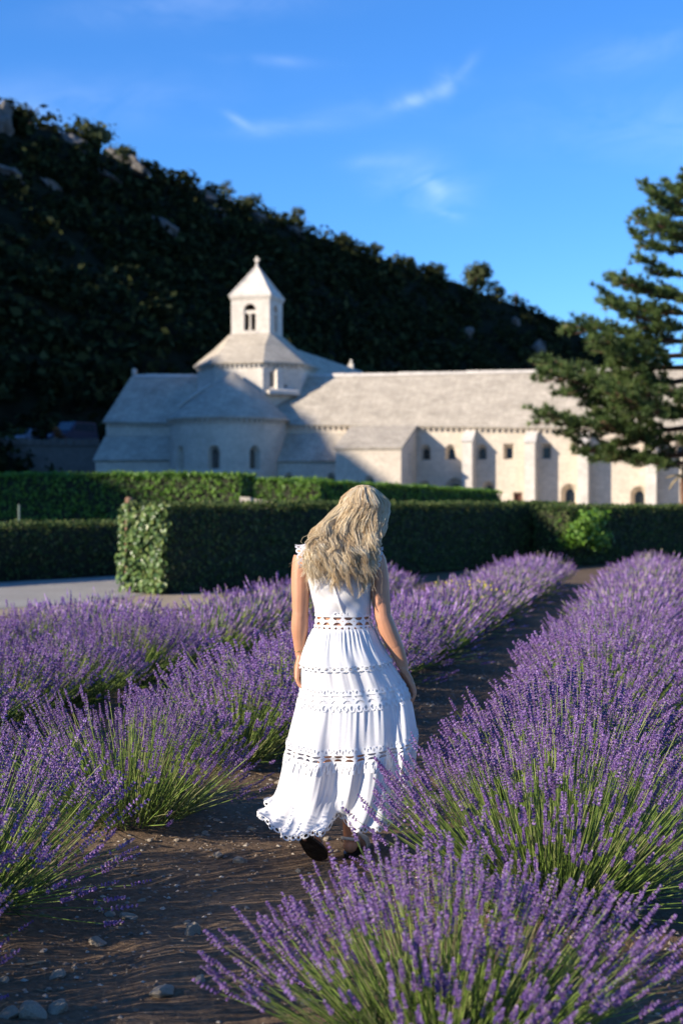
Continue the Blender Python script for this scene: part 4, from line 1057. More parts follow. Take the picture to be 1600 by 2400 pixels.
# ------------------------------------------------------------------ stones and litter
M['stone'] = plain("pale_field_stone", (0.33, 0.275, 0.205), 0.9, 16, 0.35, 0.6)
smesh = [rock_mesh("field_stone", 1.0, 700 + k, 3, M['stone'], 1, .72 + .05 * (k % 4), .5 + .06 * (k % 3), .4) for k in range(7)]
def g_at(px, py):
    Y = 1.56 * 3333 / (py - 1177); return (px - 800) / 3333 * Y, Y
NAMED = [(512, 2005, .042, "larger pale stone left of the woman's trailing sandal"), (562, 2018, .040, "rounded pale stone just right of the larger one by her hem"),
         (452, 2178, .050, "upright oval grey stone in the middle of the dirt path"), (436, 2152, .026, "small grey stone touching the upright oval one"),
         (380, 2330, .062, "flat pale stone low on the path beside the nearest lavender bush"), (228, 2205, .048, "half buried stone under the left drooping lavender stems"),
         (302, 2148, .046, "brownish flat stone by the tips of the drooping stems"), (135, 2297, .044, "round grey stone near the lower left corner"),
         (135, 2372, .05, "grey stone at the bottom edge, right of the corner stones"), (72, 2388, .07, "large rough stone at the bottom edge by the left corner"),
         (20, 2392, .05, "pale stone in the lower left corner of the path"), (468, 2292, .03, "small dark stone between the flat pale stone and the upright one"),
         (508, 1935, .03, "small bluish stone near the woman's hem on its left"), (590, 1948, .03, "flat stone under the left corner of the woman's hem"),
         (1355, 2235, .05, "rounded stone on the bare soil right of the nearest bush"), (1315, 2300, .045, "stone half hidden behind the flower spikes at lower right"),
         (1400, 2375, .07, "pale flat stone at the bottom edge on the right"), (1130, 1590, .05, "small pale stone on the dirt path right of the woman's hand"),
         (1510, 2215, .04, "grey stone at the right edge on the dark soil")]
for i, (px, py, s, lab) in enumerate(NAMED):
    x, y = g_at(px, py); s *= .8; o = link("field_stone", smesh[i % 7]); o.location = (x, y, float(ground_z(x, y)) + s * .12); o.scale = (s, s, s * (1.5 if i == 2 else 1)); o.rotation_euler = (rr.uniform(-.3, .3), rr.uniform(-.3, .3), rr.random() * 6)
    tag(o, lab, "stone", "stones lying on the dirt path")
for k in range(90):
    t = rr.uniform(-3.2, 4.5) if k < 70 else rr.uniform(4.5, 13); off = -.62 + rr.gauss(0, .2) if rr.random() < .65 else rr.uniform(-.8, .35)
    x, y = row_pt(off, t); s = rr.uniform(.010, .024) * (1.2 if k >= 70 else 1)
    o = link("field_stone", smesh[k % 7]); o.location = (x, y, float(ground_z(x, y)) + s * .1); o.scale = (s, s, s); o.rotation_euler = (rr.uniform(-.4, .4), rr.uniform(-.4, .4), rr.random() * 6)
    tag(o, "small pale stone scattered among others on the brown dirt path", "stone", "small stones scattered on the dirt path")
rg = np.random.default_rng(44)
n = 12000; t_ = rg.uniform(-3.6, 9, n); off = np.where(rg.random(n) < .6, rg.normal(-.58, .25, n), rg.uniform(-1.2, .9, n)); right = rg.random(n) < .22; off[right] = rg.uniform(1.1, 2.4, right.sum()); t_[right] = rg.uniform(-3.4, 2.5, right.sum())
px_ = ROW_O[0] + ROW_PERP[0] * off + ROW_DIR[0] * t_; py_ = ROW_O[1] + ROW_PERP[1] * off + ROW_DIR[1] * t_; pz_ = ground_z(px_, py_)
oc = np.array([(1, 0, 0), (.3, .9, .1), (-.8, .5, 0), (-.6, -.7, .1), (.4, -.8, 0), (.1, .1, .62)]); of = np.array([(0, 1, 5), (1, 2, 5), (2, 3, 5), (3, 4, 5), (4, 0, 5)])
s = (.003 + .013 * rg.random(n) ** 2.6); a = rg.random(n) * 6.28
V = np.stack([oc[None, :, 0] * np.cos(a)[:, None] - oc[None, :, 1] * np.sin(a)[:, None], oc[None, :, 0] * np.sin(a)[:, None] + oc[None, :, 1] * np.cos(a)[:, None], np.tile(oc[None, :, 2], (n, 1))], -1) * (s[:, None, None] * (.7 + .6 * rg.random((n, 6, 1)))) + np.stack([px_, py_, pz_ - .001], -1)[:, None, :]
M['pebble'] = tint_mat("pebbles", [(0, (.12, .09, .065)), (.5, (.20, .155, .115)), (1, (.40, .35, .28))], .9, 0)
tag(link("pebbles", mesh_np("pebbles", V.reshape(-1, 3), (np.arange(n)[:, None, None] * 6 + of[None]).reshape(-1, 3), M['pebble'], tint=np.repeat(rg.random(n) ** 1.5, 6))), "pebbles and clods strewn over the brown dirt path", "pebbles", kind="stuff")
n = 3000; t_ = rg.uniform(-3.6, 6, n); off = rg.choice([-1.05, -.75, .55, .95, 1.5, 1.35], n) + rg.normal(0, .22, n)
px_ = ROW_O[0] + ROW_PERP[0] * off + ROW_DIR[0] * t_; py_ = ROW_O[1] + ROW_PERP[1] * off + ROW_DIR[1] * t_; pz_ = ground_z(px_, py_) + .004
a = rg.random(n) * 6.28; L = .008 + .028 * rg.random(n) ** 2; w = .0012 + .0018 * rg.random(n)
d = np.stack([np.cos(a), np.sin(a), rg.normal(0, .22, n)], -1); sd = np.stack([-np.sin(a), np.cos(a), rg.normal(0, .3, n)], -1); c = np.stack([px_, py_, pz_], -1)
V = np.stack([c - d * L[:, None] - sd * w[:, None], c - d * L[:, None] + sd * w[:, None], c + d * L[:, None] + sd * w[:, None], c + d * L[:, None] - sd * w[:, None]], 1).reshape(-1, 3)
M['straw'] = tint_mat("dry_straw", [(0, (.12, .075, .04)), (1, (.36, .25, .14))], .85, .1)
tag(link("dry_straw", mesh_np("dry_straw", V, quads(n), M['straw'], tint=np.repeat(rg.random(n), 4))), "dry straw and fallen stalks under the lavender", "straw", kind="stuff")

# ------------------------------------------------------------------ pine at the right edge
M['needle'] = tint_mat("pine_needles", [(0, (.026, .046, .016)), (.5, (.080, .130, .034)), (.9, (.15, .21, .055)), (1, (.17, .165, .06))], .6, .2, spec=.35)
M['pine_bark'] = plain("red_brown_pine_bark", (.14, .075, .05), .9, 5, .45, .8)
PX, PY = 13.5, 55.0
pine = empty("pine_tree", (PX, PY, 0)); tag(pine, "tall dark green pine at the right edge in front of the long wing", "tree")
mb = MB(); mb.tube([(0, 0, 0), (-.15, 0, 2.2), (.1, .1, 4.6), (.25, 0, 7.5), (.2, 0, 10.5), (.3, 0, 12.6), (.25, 0, 13.9)], [.34, .28, .24, .19, .13, .08, .03], 10); mb.obj("trunk", M['pine_bark'], pine, True)
NEED = np.random.default_rng(91)
def bough(z0, az, L, rise, tipup, seed, spread=.5, tufts=None, droop=0.0):
    rg = np.random.default_rng(seed); a = az
    f = Vector((cos(a), sin(a), 0)); sde = Vector((-sin(a), cos(a), 0))
    pts = [Vector((.1, 0, z0)) + f * (L * q) + sde * (.12 * L * sin(q * 3 + seed)) + Vector((0, 0, rise * q * L - droop * L * sin(q * pi) + tipup * L * q ** 3)) for q in np.linspace(0, 1, 7)]
    mb = MB(); mb.tube(pts, [.03 + .085 * (1 - q) * min(1, L / 4) for q in np.linspace(0, 1, 7)], 6)
    ends = []
    ns = int(8 + L * 5)
    for k in range(ns):
        q = .10 + .90 * (k + rg.random() * .6) / ns; i = min(5, int(q * 6)); p = pts[i].lerp(pts[i + 1], q * 6 - i)
        s = 1 if k % 2 else -1; ln = L * spread * (.35 + .45 * rg.random()) * (1.15 - .6 * q)
        d = (f * (.75 + .3 * rg.random()) + sde * s * (.5 + .5 * rg.random()) + Vector((0, 0, rg.uniform(-.25, .6)))).normalized()
        e = p + d * ln; m_ = p.lerp(e, .55) + Vector((0, 0, -.05 * ln)); mb.tube([p, m_, e], [.026, .018, .008], 4, False)
        for w in np.linspace(.35, 1, max(3, int(ln / .14))):
            c = p.lerp(m_, w / .55) if w < .55 else m_.lerp(e, (w - .55) / .45)
            ends.append((c + Vector((rg.normal() * .09, rg.normal() * .09, rg.normal() * .05 + .04)), d))
    for q in np.linspace(.2, 1, max(4, int(L * 3))):
        i = min(5, int(q * 6)); ends.append((pts[i].lerp(pts[i + 1], q * 6 - i) + Vector((0, 0, .06)), (f + Vector((0, 0, .5))).normalized()))
    b_ = mb.obj("bough", M['pine_bark'], pine, True)
    n = len(ends); per = 34
    C = np.repeat(np.array([tuple(e[0]) for e in ends]), per, 0); D = np.repeat(np.array([tuple(e[1]) for e in ends]), per, 0)
    D = D * .7 + rg.normal(size=D.shape) * .55 + np.array([0, 0, .45]); D /= np.linalg.norm(D, axis=1)[:, None]
    s_ = np.cross(D, rg.normal(size=D.shape)); s_ /= np.linalg.norm(s_, axis=1)[:, None]
    ln = (.17 + .15 * rg.random((len(D), 1))); w = .018
    V = np.stack([C - s_ * w, C + s_ * w, C + D * ln], 1).reshape(-1, 3)
    T = np.repeat(np.clip(np.repeat(rg.normal(.5, .2, n), per) + rg.normal(0, .12, n * per), 0, 1), 3)
    link("needles", mesh_np("needles", V, quads(n * per, 3), M['needle'], tint=T), b_, "stuff")
# (height on the trunk, compass angle, length, rise, curl, droop); angle pi points left in the picture
BO = [(3.1, pi + .1, 3.2, .02, .12, .03), (3.5, pi - .25, 4.3, -.02, .10, .05), (4.1, pi + .35, 4.2, .0, .12, .05), (4.5, pi - .05, 5.7, .02, .06, .05), (4.9, pi + .6, 4.4, .04, .12, .04), (5.2, pi - .5, 4.8, .06, .10, .04),
      (5.9, pi + .1, 5.5, .04, .10, .06), (6.3, pi - .3, 5.6, .08, .10, .06), (6.8, pi + .45, 4.4, .10, .10, .05), (7.3, pi, 4.6, .10, .12, .05), (7.8, pi - .45, 4.0, .14, .10, .04), (8.2, pi + .25, 3.5, .16, .1, .04),
      (8.8, pi - .1, 3.3, .14, .1, .04), (9.3, pi + .4, 3.0, .16, .1, .03), (9.6, pi - .4, 3.0, .16, .12, .03), (10.3, pi + .05, 2.2, .2, .12, .03), (11.2, pi - .2, 2.3, .14, .2, .02), (11.5, pi + .5, 1.9, .2, .15, .02),
      (11.7, pi + .1, 2.2, .2, .2, .0), (12.1, pi - .45, 2.0, .26, .2, .0), (12.5, pi + .4, 1.9, .3, .2, .0), (12.9, pi - .1, 1.8, .35, .2, .0), (13.2, pi + .9, 1.3, .45, .2, .0), (13.3, pi - .9, 1.3, .45, .2, .0), (13.5, pi / 2, .9, .6, .2, 0), (13.5, 0, .9, .6, .2, 0)]
for i, (z, a, L, ri, tu, dr) in enumerate(BO): bough(z, a, L, ri, tu, 800 + i, .52, droop=dr)
for i, z in enumerate(np.linspace(3.6, 12.8, 26)):
    a = -1.5 + (i * 2.4) % 3.0; bough(float(z), a, max(1.1, 4.6 - .32 * (z - 3)), .08, .12, 860 + i, .5, droop=.04)
# dead yellow twig low on the trunk
mb = MB(); mb.tube([(-.1, -.2, 2.35), (-.6, -.35, 2.62), (-1.05, -.4, 2.5)], [.07, .05, .02], 6); mb.tube([(-.5, -.33, 2.58), (-.8, -.4, 2.3), (-.95, -.42, 2.05)], [.045, .03, .015], 5); mb.tube([(-.35, -.3, 2.5), (-.5, -.5, 2.85), (-.9, -.55, 2.95)], [.04, .03, .012], 5)
mb.obj("dead_branch", plain("bleached_dead_wood", (.42, .31, .15), .85, 8, .25), pine)
# ------------------------------------------------------------------ the woman
WX, WY = 0.0, 6.28
def catmull(knots, s):
    """smooth interpolation of rows of values at positions 0..n-1"""
    K = np.asarray(knots, float); n = len(K); s = np.clip(np.asarray(s, float), 0, n - 1 - 1e-9)
    i = np.floor(s).astype(int); t = (s - i)
    if K.ndim > 1: t = t[..., None]
    p1, p2 = K[i], K[np.minimum(i + 1, n - 1)]
    p0 = np.where((i > 0)[..., None] if K.ndim > 1 else i > 0, K[np.maximum(i - 1, 0)], 2 * p1 - p2); p3 = np.where((i + 2 < n)[..., None] if K.ndim > 1 else i + 2 < n, K[np.minimum(i + 2, n - 1)], 2 * p2 - p1)
    return p1 + .5 * t * (p2 - p0 + t * (2 * p0 - 5 * p1 + 4 * p2 - p3 + t * (3 * (p1 - p2) + p3 - p0)))

bd = MB()
def capsule(pts, rad, n=14):
    """tapered limb with rounded ends"""
    pts = [Vector(p) for p in pts]; P, R = [], []
    d0 = (pts[0] - pts[1]).normalized(); d1 = (pts[-1] - pts[-2]).normalized()
    for a in (1, .92, .7, .38): P.append(pts[0] + d0 * rad[0] * a); R.append(max(.0008, rad[0] * sqrt(max(0, 1 - a * a))))
    m = 10 * (len(pts) - 1)
    Kp = catmull([tuple(p) for p in pts], np.linspace(0, len(pts) - 1, m + 1)); Kr = catmull(rad, np.linspace(0, len(pts) - 1, m + 1))
    for p, r in zip(Kp, Kr): P.append(Vector(p)); R.append(float(r))
    for a in (.38, .7, .92, 1): P.append(pts[-1] + d1 * rad[-1] * a); R.append(max(.0008, rad[-1] * sqrt(max(0, 1 - a * a))))
    bd.tube(P, R, n)
def ellipsoid(c, r, seg=20, rings=12):
    vs, fs = [], []
    for i in range(rings + 1):
        th = pi * (i + .02) / (rings + .04)
        for k in range(seg):
            ph = 2 * pi * k / seg; vs.append((c[0] + r[0] * sin(th) * cos(ph), c[1] + r[1] * sin(th) * sin(ph), c[2] + r[2] * cos(th)))
    for i in range(rings):
        for k in range(seg): fs.append((i*seg+k, (i+1)*seg+k, (i+1)*seg+(k+1) % seg, i*seg+(k+1) % seg))
    fs.append(tuple(range(seg))); fs.append(tuple(rings * seg + k for k in range(seg - 1, -1, -1)))
    bd.add(vs, fs)
TORSO = [(.78, .02, .150, .105, .0), (.88, .018, .160, .118, -.005), (.96, .010, .138, .102, 0), (1.03, .006, .118, .087, 0), (1.08, .004, .117, .086, 0), (1.15, -.003, .128, .093, 0), (1.22, -.010, .140, .100, 0),
         (1.29, -.013, .152, .098, 0), (1.335, -.008, .150, .082, 0), (1.37, .006, .110, .066, .002), (1.395, .02, .066, .056, .004), (1.43, .034, .048, .050, .012)]
TZ = np.array([t[0] for t in TORSO])
def torso_at(z):
    s = np.interp(z, TZ, np.arange(len(TZ))); return catmull([t[1:] for t in TORSO], s)
vs, fs, n = [], [], 28
for z in np.linspace(.78, 1.43, 40):
    cx, rx, ry, cy = torso_at(np.array(z))
    vs += [(cx + rx * cos(2*pi*k/n), cy + ry * sin(2*pi*k/n), z) for k in range(n)]
for i in range(39): fs += [(i*n+k, i*n+(k+1) % n, (i+1)*n+(k+1) % n, (i+1)*n+k) for k in range(n)]
fs += [tuple(range(n-1, -1, -1)), tuple(39*n+k for k in range(n))]; bd.add(vs, fs)
# neck, head, face
capsule([(.02, .0, 1.36), (.045, .018, 1.41), (.075, .035, 1.47)], [.056, .050, .050])
HC = Vector((.097, .048, 1.535))
ellipsoid(HC, (.074, .092, .100)); ellipsoid((.103, .088, 1.475), (.050, .050, .048)); ellipsoid((.100, .098, 1.500), (.058, .048, .058))
capsule([(.101, .140, 1.536), (.104, .152, 1.516), (.106, .158, 1.502)], [.008, .010, .012]); capsule([(.085, .140, 1.470), (.123, .140, 1.470)], [.008, .008]); ellipsoid((.107, .128, 1.443), (.018, .016, .014))
for s in (-1, 1):
    ellipsoid((.097 + s * .075, .050, 1.520), (.008, .018, .030)); capsule([(.097 + s * .012, .136, 1.548), (.097 + s * .045, .124, 1.548)], [.008, .006])
# arms
capsule([(-.125, .0, 1.325), (-.162, .0, 1.315), (-.178, -.006, 1.24), (-.180, -.012, 1.15), (-.182, -.014, 1.07)], [.050, .050, .044, .040, .035])
capsule([(-.182, -.014, 1.07), (-.184, -.004, 1.01), (-.184, .012, .945), (-.183, .022, .885)], [.036, .0385, .031, .0225])
capsule([(.105, .0, 1.315), (.142, .0, 1.305), (.162, -.010, 1.23), (.172, -.020, 1.14), (.182, -.026, 1.055)], [.050, .052, .046, .042, .037])
capsule([(.182, -.026, 1.055), (.206, -.022, .990), (.246, -.014, .905), (.272, -.008, .835)], [.038, .040, .033, .024])
ellipsoid((-.181, -.030, 1.06), (.022, .02, .026)); ellipsoid((.184, -.044, 1.045), (.023, .02, .027))
# left hand, loosely curled, fingers turned in to the dress
W0 = Vector((-.183, .022, .875)); KN = [Vector((-.196, .040, .806)), Vector((-.200, .020, .796)), Vector((-.199, .0, .787)), Vector((-.195, -.018, .781))]
for i, k in enumerate(KN):
    capsule([W0 + Vector((0, (1.5 - i) * .008, 0)), W0.lerp(k, .5) + Vector((-.003, 0, 0)), k], [.015, .0135, .0105])
    f = (.98, 1.06, 1.0, .82)[i]; a = k; b_ = a + Vector((.014, -.004, -.034)) * f; c = b_ + Vector((.026, -.004, -.008)) * f; e = c + Vector((.016, .010, .010)) * f
    capsule([a, b_, c, e], [.0098, .0088, .0080, .0070], 10)
capsule([W0 + Vector((.004, .018, -.012)), Vector((-.172, .052, .826)), Vector((-.162, .052, .800)), Vector((-.156, .044, .782))], [.013, .012, .0095, .0078], 10)
# right hand, holding up a pinch of skirt
W1 = Vector((.273, -.008, .825)); KN = [Vector((.288, .022, .760)), Vector((.300, .006, .752)), Vector((.309, -.011, .750)), Vector((.314, -.028, .754))]
for i, k in enumerate(KN):
    capsule([W1 + Vector((0, (1.5 - i) * .008, 0)), W1.lerp(k, .5) + Vector((.003, 0, 0)), k], [.0155, .0135, .0105])
    f = (1.0, 1.08, 1.0, .84)[i]; a = k; b_ = a + Vector((.010, -.001, -.038)) * f; c = b_ + Vector((-.006, .001, -.026)) * f; e = c + Vector((-.013, .002, -.014)) * f
    capsule([a, b_, c, e], [.0098, .0088, .0080, .0070], 10)
capsule([W1 + Vector((-.002, .018, -.012)), Vector((.266, .034, .778)), Vector((.270, .030, .748)), Vector((.279, .022, .722))], [.013, .012, .0095, .0078], 10)
# legs and feet
capsule([(.085, .0, .86), (.065, .010, .68), (.050, .020, .48), (.050, .0, .33), (.042, .002, .17), (.038, .002, .085)], [.088, .074, .054, .053, .037, .032])
capsule([(.038, -.026, .046), (.052, .040, .056), (.070, .105, .038)], [.032, .034, .030]); capsule([(.056, .09, .034), (.095, .105, .03)], [.026, .024])
for i in range(5): capsule([(.058 + i * .011, .118 - i * .004, .03), (.067 + i * .012, .172 - i * .012, .022)], [.011, .0095 - .0006 * i], 10)
capsule([(-.055, .0, .86), (-.050, .02, .68), (-.045, .02, .48), (-.070, -.045, .34), (-.115, -.115, .21), (-.135, -.140, .155)], [.088, .074, .054, .051, .036, .031])
capsule([(-.160, -.170, .128), (-.126, -.128, .098), (-.094, -.092, .050)], [.027, .029, .026])
for i in range(5): capsule([(-.108 + i * .011, -.100 + i * .008, .048), (-.098 + i * .012, -.066 + i * .006, .026)], [.010, .0085], 10)
raw = bd.mesh("body_raw", None)
tmp = bpy.data.objects.new("body_raw", raw); COL.objects.link(tmp)
rm = tmp.modifiers.new("r", 'REMESH'); rm.mode = 'VOXEL'; rm.voxel_size = 0.0036; rm.use_smooth_shade = True
smo = tmp.modifiers.new("s", 'SMOOTH'); smo.factor = .5; smo.iterations = 5
dec = tmp.modifiers.new('d', 'DECIMATE'); dec.ratio = .42
dg = bpy.context.evaluated_depsgraph_get()
body_me = bpy.data.meshes.new_from_object(tmp.evaluated_get(dg)); body_me.name = "person"
bpy.data.objects.remove(tmp); bpy.data.meshes.remove(raw)
m, nt, b = new_mat("warm_skin")
c1, h1 = noise_ramp(nt, 9, [(.3, (.44, .205, .115)), (.7, (.52, .26, .155))], 5, .6)
nt.links.new(c1, b.inputs["Base Color"]); b.inputs["Roughness"].default_value = .48; b.inputs["Specular IOR Level"].default_value = .35
b.inputs["Subsurface Weight"].default_value = .12; b.inputs["Subsurface Radius"].default_value = (.012, .005, .003); b.inputs["Subsurface Scale"].default_value = .6
M['skin'] = m
body_me.materials.clear(); body_me.materials.append(M['skin'])
PERSON = link("person", body_me); PERSON.location = (WX, WY, 0)
tag(PERSON, "woman with long wavy blonde hair and white lace dress walking away on the path", "person")

def cotton(name, transl):
    m, nt, b = new_mat(name)
    c1, h1 = noise_ramp(nt, 30, [(.3, (.74, .735, .74)), (.7, (.80, .795, .805))], 4, .6)
    nt.links.new(c1, b.inputs["Base Color"]); b.inputs["Roughness"].default_value = .85; b.inputs["Specular IOR Level"].default_value = .1
    b.inputs["Sheen Weight"].default_value = .15
    t = nt.nodes.new("ShaderNodeBsdfTranslucent"); t.inputs[0].default_value = (.82, .81, .82, 1)
    mx = nt.nodes.new("ShaderNodeMixShader"); mx.inputs[0].default_value = transl
    nt.links.new(b.outputs[0], mx.inputs[1]); nt.links.new(t.outputs[0], mx.inputs[2])
    tr = nt.nodes.new("ShaderNodeBsdfTransparent"); mx2 = nt.nodes.new("ShaderNodeMixShader"); mx2.inputs[0].default_value = .05 if transl > .2 else 0
    nt.links.new(mx.outputs[0], mx2.inputs[1]); nt.links.new(tr.outputs[0], mx2.inputs[2])
    nt.links.new(mx2.outputs[0], nt.nodes["Material Output"].inputs["Surface"])
    return m
M['cotton'] = cotton("thin_white_cotton", .25); M['lace'] = cotton("white_cotton_lace", .12)

def grid_mesh(name, Pts, mat, closed=True, keep=None, parent=None, smooth=True, kind=None):
    """Pts (rows, cols, 3); keep = boolean mask of faces"""
    r, c = Pts.shape[:2]; ii = np.arange(r * c).reshape(r, c)
    nxt = np.roll(ii, -1, 1) if closed else ii[:, 1:]; cur = ii if closed else ii[:, :-1]
    F = np.stack([cur[:-1], nxt[:-1], nxt[1:], cur[1:]], -1)
    F = F[keep] if keep is not None else F.reshape(-1, 4)
    return link(name, mesh_np(name, Pts.reshape(-1, 3), F, mat, smooth), parent, kind)

FR = np.random.default_rng(17)
MS = np.array([4, 6, 9, 12, 15, 19, 24]); PH = FR.random(len(MS)) * 6.28; DR = FR.normal(0, .25, len(MS)); AM = np.array([.5, .6, .8, .9, .7, .6, .5])
def folds(th, s):
    return (AM * np.sin(th[..., None] * MS + PH + DR * s[..., None] * MS * .12)).sum(-1) / 2.2
#        xL     xR     zL     zR    sag   ry    yc    fold
SK = [(-.120, .130, 1.006, 1.012, .002, .092, .000, .000), (-.150, .168, .928, .934, .006, .120, -.004, .004), (-.170, .212, .852, .866, .010, .140, -.006, .006), (-.176, .268, .752, .776, .018, .155, -.004, .006),
      (-.192, .300, .676, .704, .022, .165, -.004, .006), (-.232, .326, .515, .560, .038, .200, -.010, .012), (-.250, .326, .445, .492, .042, .210, -.012, .012), (-.360, .262, .215, .225, .0, .275, -.030, .034)]
HEMX = np.array([-.40, -.375, -.30, -.225, -.165, -.12, -.085, -.05, -.02, .005, .04, .10, .17, .22, .27]); HEMZ = np.array([.235, .225, .180, .148, .160, .178, .180, .200, .232, .212, .192, .183, .185, .200, .220])
def skirt(th, s, off=0.0, pleat=None):
    th = np.asarray(th, float); s = np.asarray(s, float) + 0 * th
    k = catmull(SK, s); xL, xR, zL, zR, sag, ry, yc, fa = [k[..., i] for i in range(8)]
    c, sn = np.cos(th), np.sin(th); rx = (xR - xL) / 2; xc = (xL + xR) / 2
    d = off + fa * folds(th, s)
    if pleat is not None: d = d + pleat
    x = xc + (rx + d) * c; y = yc + (ry + d) * sn
    z = zL + (zR - zL) * (c * .5 + .5) - sag * np.clip(-sn, 0, 1)
    low = np.clip((s - 6), 0, 1); back = np.clip(-sn * 3, 0, 1)
    zh = np.interp(x, HEMX, HEMZ) * back + (.205 + .02 * np.sin(th * 5 + 1)) * (1 - back)
    z = z + low ** 1.0 * (zh - z) * np.where(s > 6, 1, 0)
    nt_ = np.clip((s - 4.6) / 2.4, 0, 1) ** 1.5 * np.clip(-sn, 0, 1)
    y = y + nt_ * .11 * np.exp(-((x + .018) / .045) ** 2) - nt_ * .03 * np.exp(-((x + .11) / .06) ** 2)
    rf = np.clip((s - 3.2) / 3.5, 0, 1) * np.clip(-sn * 2, 0, 1)
    y = y - rf * .05 * np.exp(-((x - .275) / .03) ** 2) + rf * .05 * np.exp(-((x - .225) / .03) ** 2)
    return np.stack([x, y, z], -1)
NT = 330; TH = np.arange(NT) * 2 * pi / NT
gp = FR.random(3) * 6
def gathers(th, v, amp):
    return amp * (np.sin(th * 61 + gp[0] + 2 * np.sin(th * 7)) + .7 * np.sin(th * 43 + gp[1] + 2 * np.sin(th * 5)) + .5 * np.sin(th * 83 + gp[2])) * np.clip(1 - v, 0, 1) ** 1.3 * np.clip(v * 9, 0, 1)
DRESS = empty("dress"); DRESS.parent = PERSON
def section(name, s0, s1, n, amp, parent=DRESS, off=0.0):
    v = np.linspace(0, 1, n)[:, None]; s = s0 + (s1 - s0) * v; t = TH[None, :]
    return grid_mesh(name, skirt(t + 0 * v, s + 0 * t, off, gathers(t + 0 * v, v + 0 * t, amp)), M['cotton'], parent=parent)
section("skirt_tier", .0, 3.96, 70, .0016)
section("skirt_tier", 3.9, 5.28, 50, .0022)
section("skirt_tier", 5.78, 7.0, 60, .0032)
section("peplum", .02, 2.0, 40, .0026, off=.010)

def lace_band(name, fn, length, h, parent, cell=.047):
    """openwork band: eyelet rows above and below, two rows of half-moon holes between; fn(t, v) with t in 0..1 round the body"""
    nc = max(3, round(length / cell)); cols = nc * 22; rows = 26
    t = np.arange(cols) / cols; v = np.linspace(0, 1, rows)
    Pn = fn(t[None, :] + 0 * v[:, None], v[:, None] + 0 * t[None, :])
    tc = (np.arange(cols) + .5) / cols; vc = (v[1:] + v[:-1]) / 2; T_, V_ = np.meshgrid(tc, vc)
    u = (T_ * nc) % 1; eu = (T_ * nc * 1.8) % 1
    keep = np.ones_like(u, bool)
    q = 1 - ((u - .5) / .36) ** 2
    keep &= ~((V_ > .29) & (V_ < .29 + .17 * np.sqrt(np.clip(q, 0, 1))) & (q > 0))
    keep &= ~((V_ < .72) & (V_ > .72 - .17 * np.sqrt(np.clip(q, 0, 1))) & (q > 0))
    asp = (length / nc / 1.8) / h
    for vc_ in (.12, .88):
        r2 = ((eu - .5) * asp) ** 2 + (V_ - vc_) ** 2
        keep &= ~(r2 < (.065) ** 2)
        edge = (V_ < vc_) if vc_ < .5 else (V_ > vc_)
        keep &= ~(edge & (r2 > .125 ** 2))
    for du in (0.0, .5):
        keep &= ~(((((u - du + .5) % 1 - .5) * length / nc / h) ** 2 + (V_ - .505) ** 2) < .028 ** 2)
    return grid_mesh(name, Pn, M['lace'], True, keep, parent, True)
def eyelet_edge(name, fn, length, parent, closed=True, cell=.027):
    nc = max(3, round(length / cell)); cols = nc * 14; rows = 13
    t = np.arange(cols + (0 if closed else 1)) / cols; v = np.linspace(0, 1, rows)
    Pn = fn(t[None, :] + 0 * v[:, None], v[:, None] + 0 * t[None, :])
    tc = (np.arange(cols) + .5) / cols; vc = (v[1:] + v[:-1]) / 2; T_, V_ = np.meshgrid(tc, vc); u = (T_ * nc) % 1
    r = np.hypot((u - .5), (V_ - .52)); keep = ((r < .50) & (r > .25)) | (V_ < .16)
    return grid_mesh(name, Pn, M['lace'], closed, keep, parent, True)
def band_fn(s0, s1, off): return lambda t, v: skirt(t * 2 * pi, s0 + (s1 - s0) * v, off)
lace_band("lace_band", band_fn(2.94, 4.08, .004), 1.30, .09, DRESS)
lace_band("lace_band", band_fn(4.94, 6.08, .005), 1.75, .09, DRESS)
def waist_fn(t, v):
    z = 1.082 - .082 * v; k = torso_at(z); a = t * 2 * pi
    return np.stack([k[..., 0] + (k[..., 1] + .010) * np.cos(a), k[..., 3] + (k[..., 2] + .010) * np.sin(a), z], -1)
lace_band("lace_band", waist_fn, .74, .082, DRESS)
def hem_fn(s_, drop, off):
    def f(t, v):
        p = skirt(t * 2 * pi, np.full_like(t, s_), off); p[..., 2] -= (v - .12) * drop; return p
    return f
eyelet_edge("eyelet_trim", hem_fn(7.0, .026, .002), 2.15, DRESS, cell=.029)
eyelet_edge("eyelet_trim", hem_fn(2.0, .026, .012), .98, DRESS)
# bodice
nz = 60; zz = np.linspace(1.395, 1.058, nz)[:, None]; k = torso_at(zz + 0 * TH[None, :]); tt = TH[None, :] + 0 * zz
fold = .0035 * np.sin((k[..., 0] + k[..., 1] * np.cos(tt)) * 60 + zz * 75) * np.clip((1.30 - zz) / .12, 0, 1) + .003 * np.sin((k[..., 1] * np.cos(tt)) * 38 - zz * 55 + 1) * np.clip((1.28 - zz) / .1, 0, 1)
fold = fold * np.clip(-np.sin(tt), 0, 1) + .006 * np.exp(-(((k[..., 1] * np.cos(tt)) - .006 + (zz - 1.06) * .22) / .006) ** 2) * np.clip(-np.sin(tt), 0, 1)
Pb = np.stack([k[..., 0] + (k[..., 1] + .008 + fold) * np.cos(tt), k[..., 3] + (k[..., 2] + .009 + fold) * np.sin(tt), zz + 0 * tt], -1)
grid_mesh("bodice", Pb, M['cotton'], parent=DRESS)
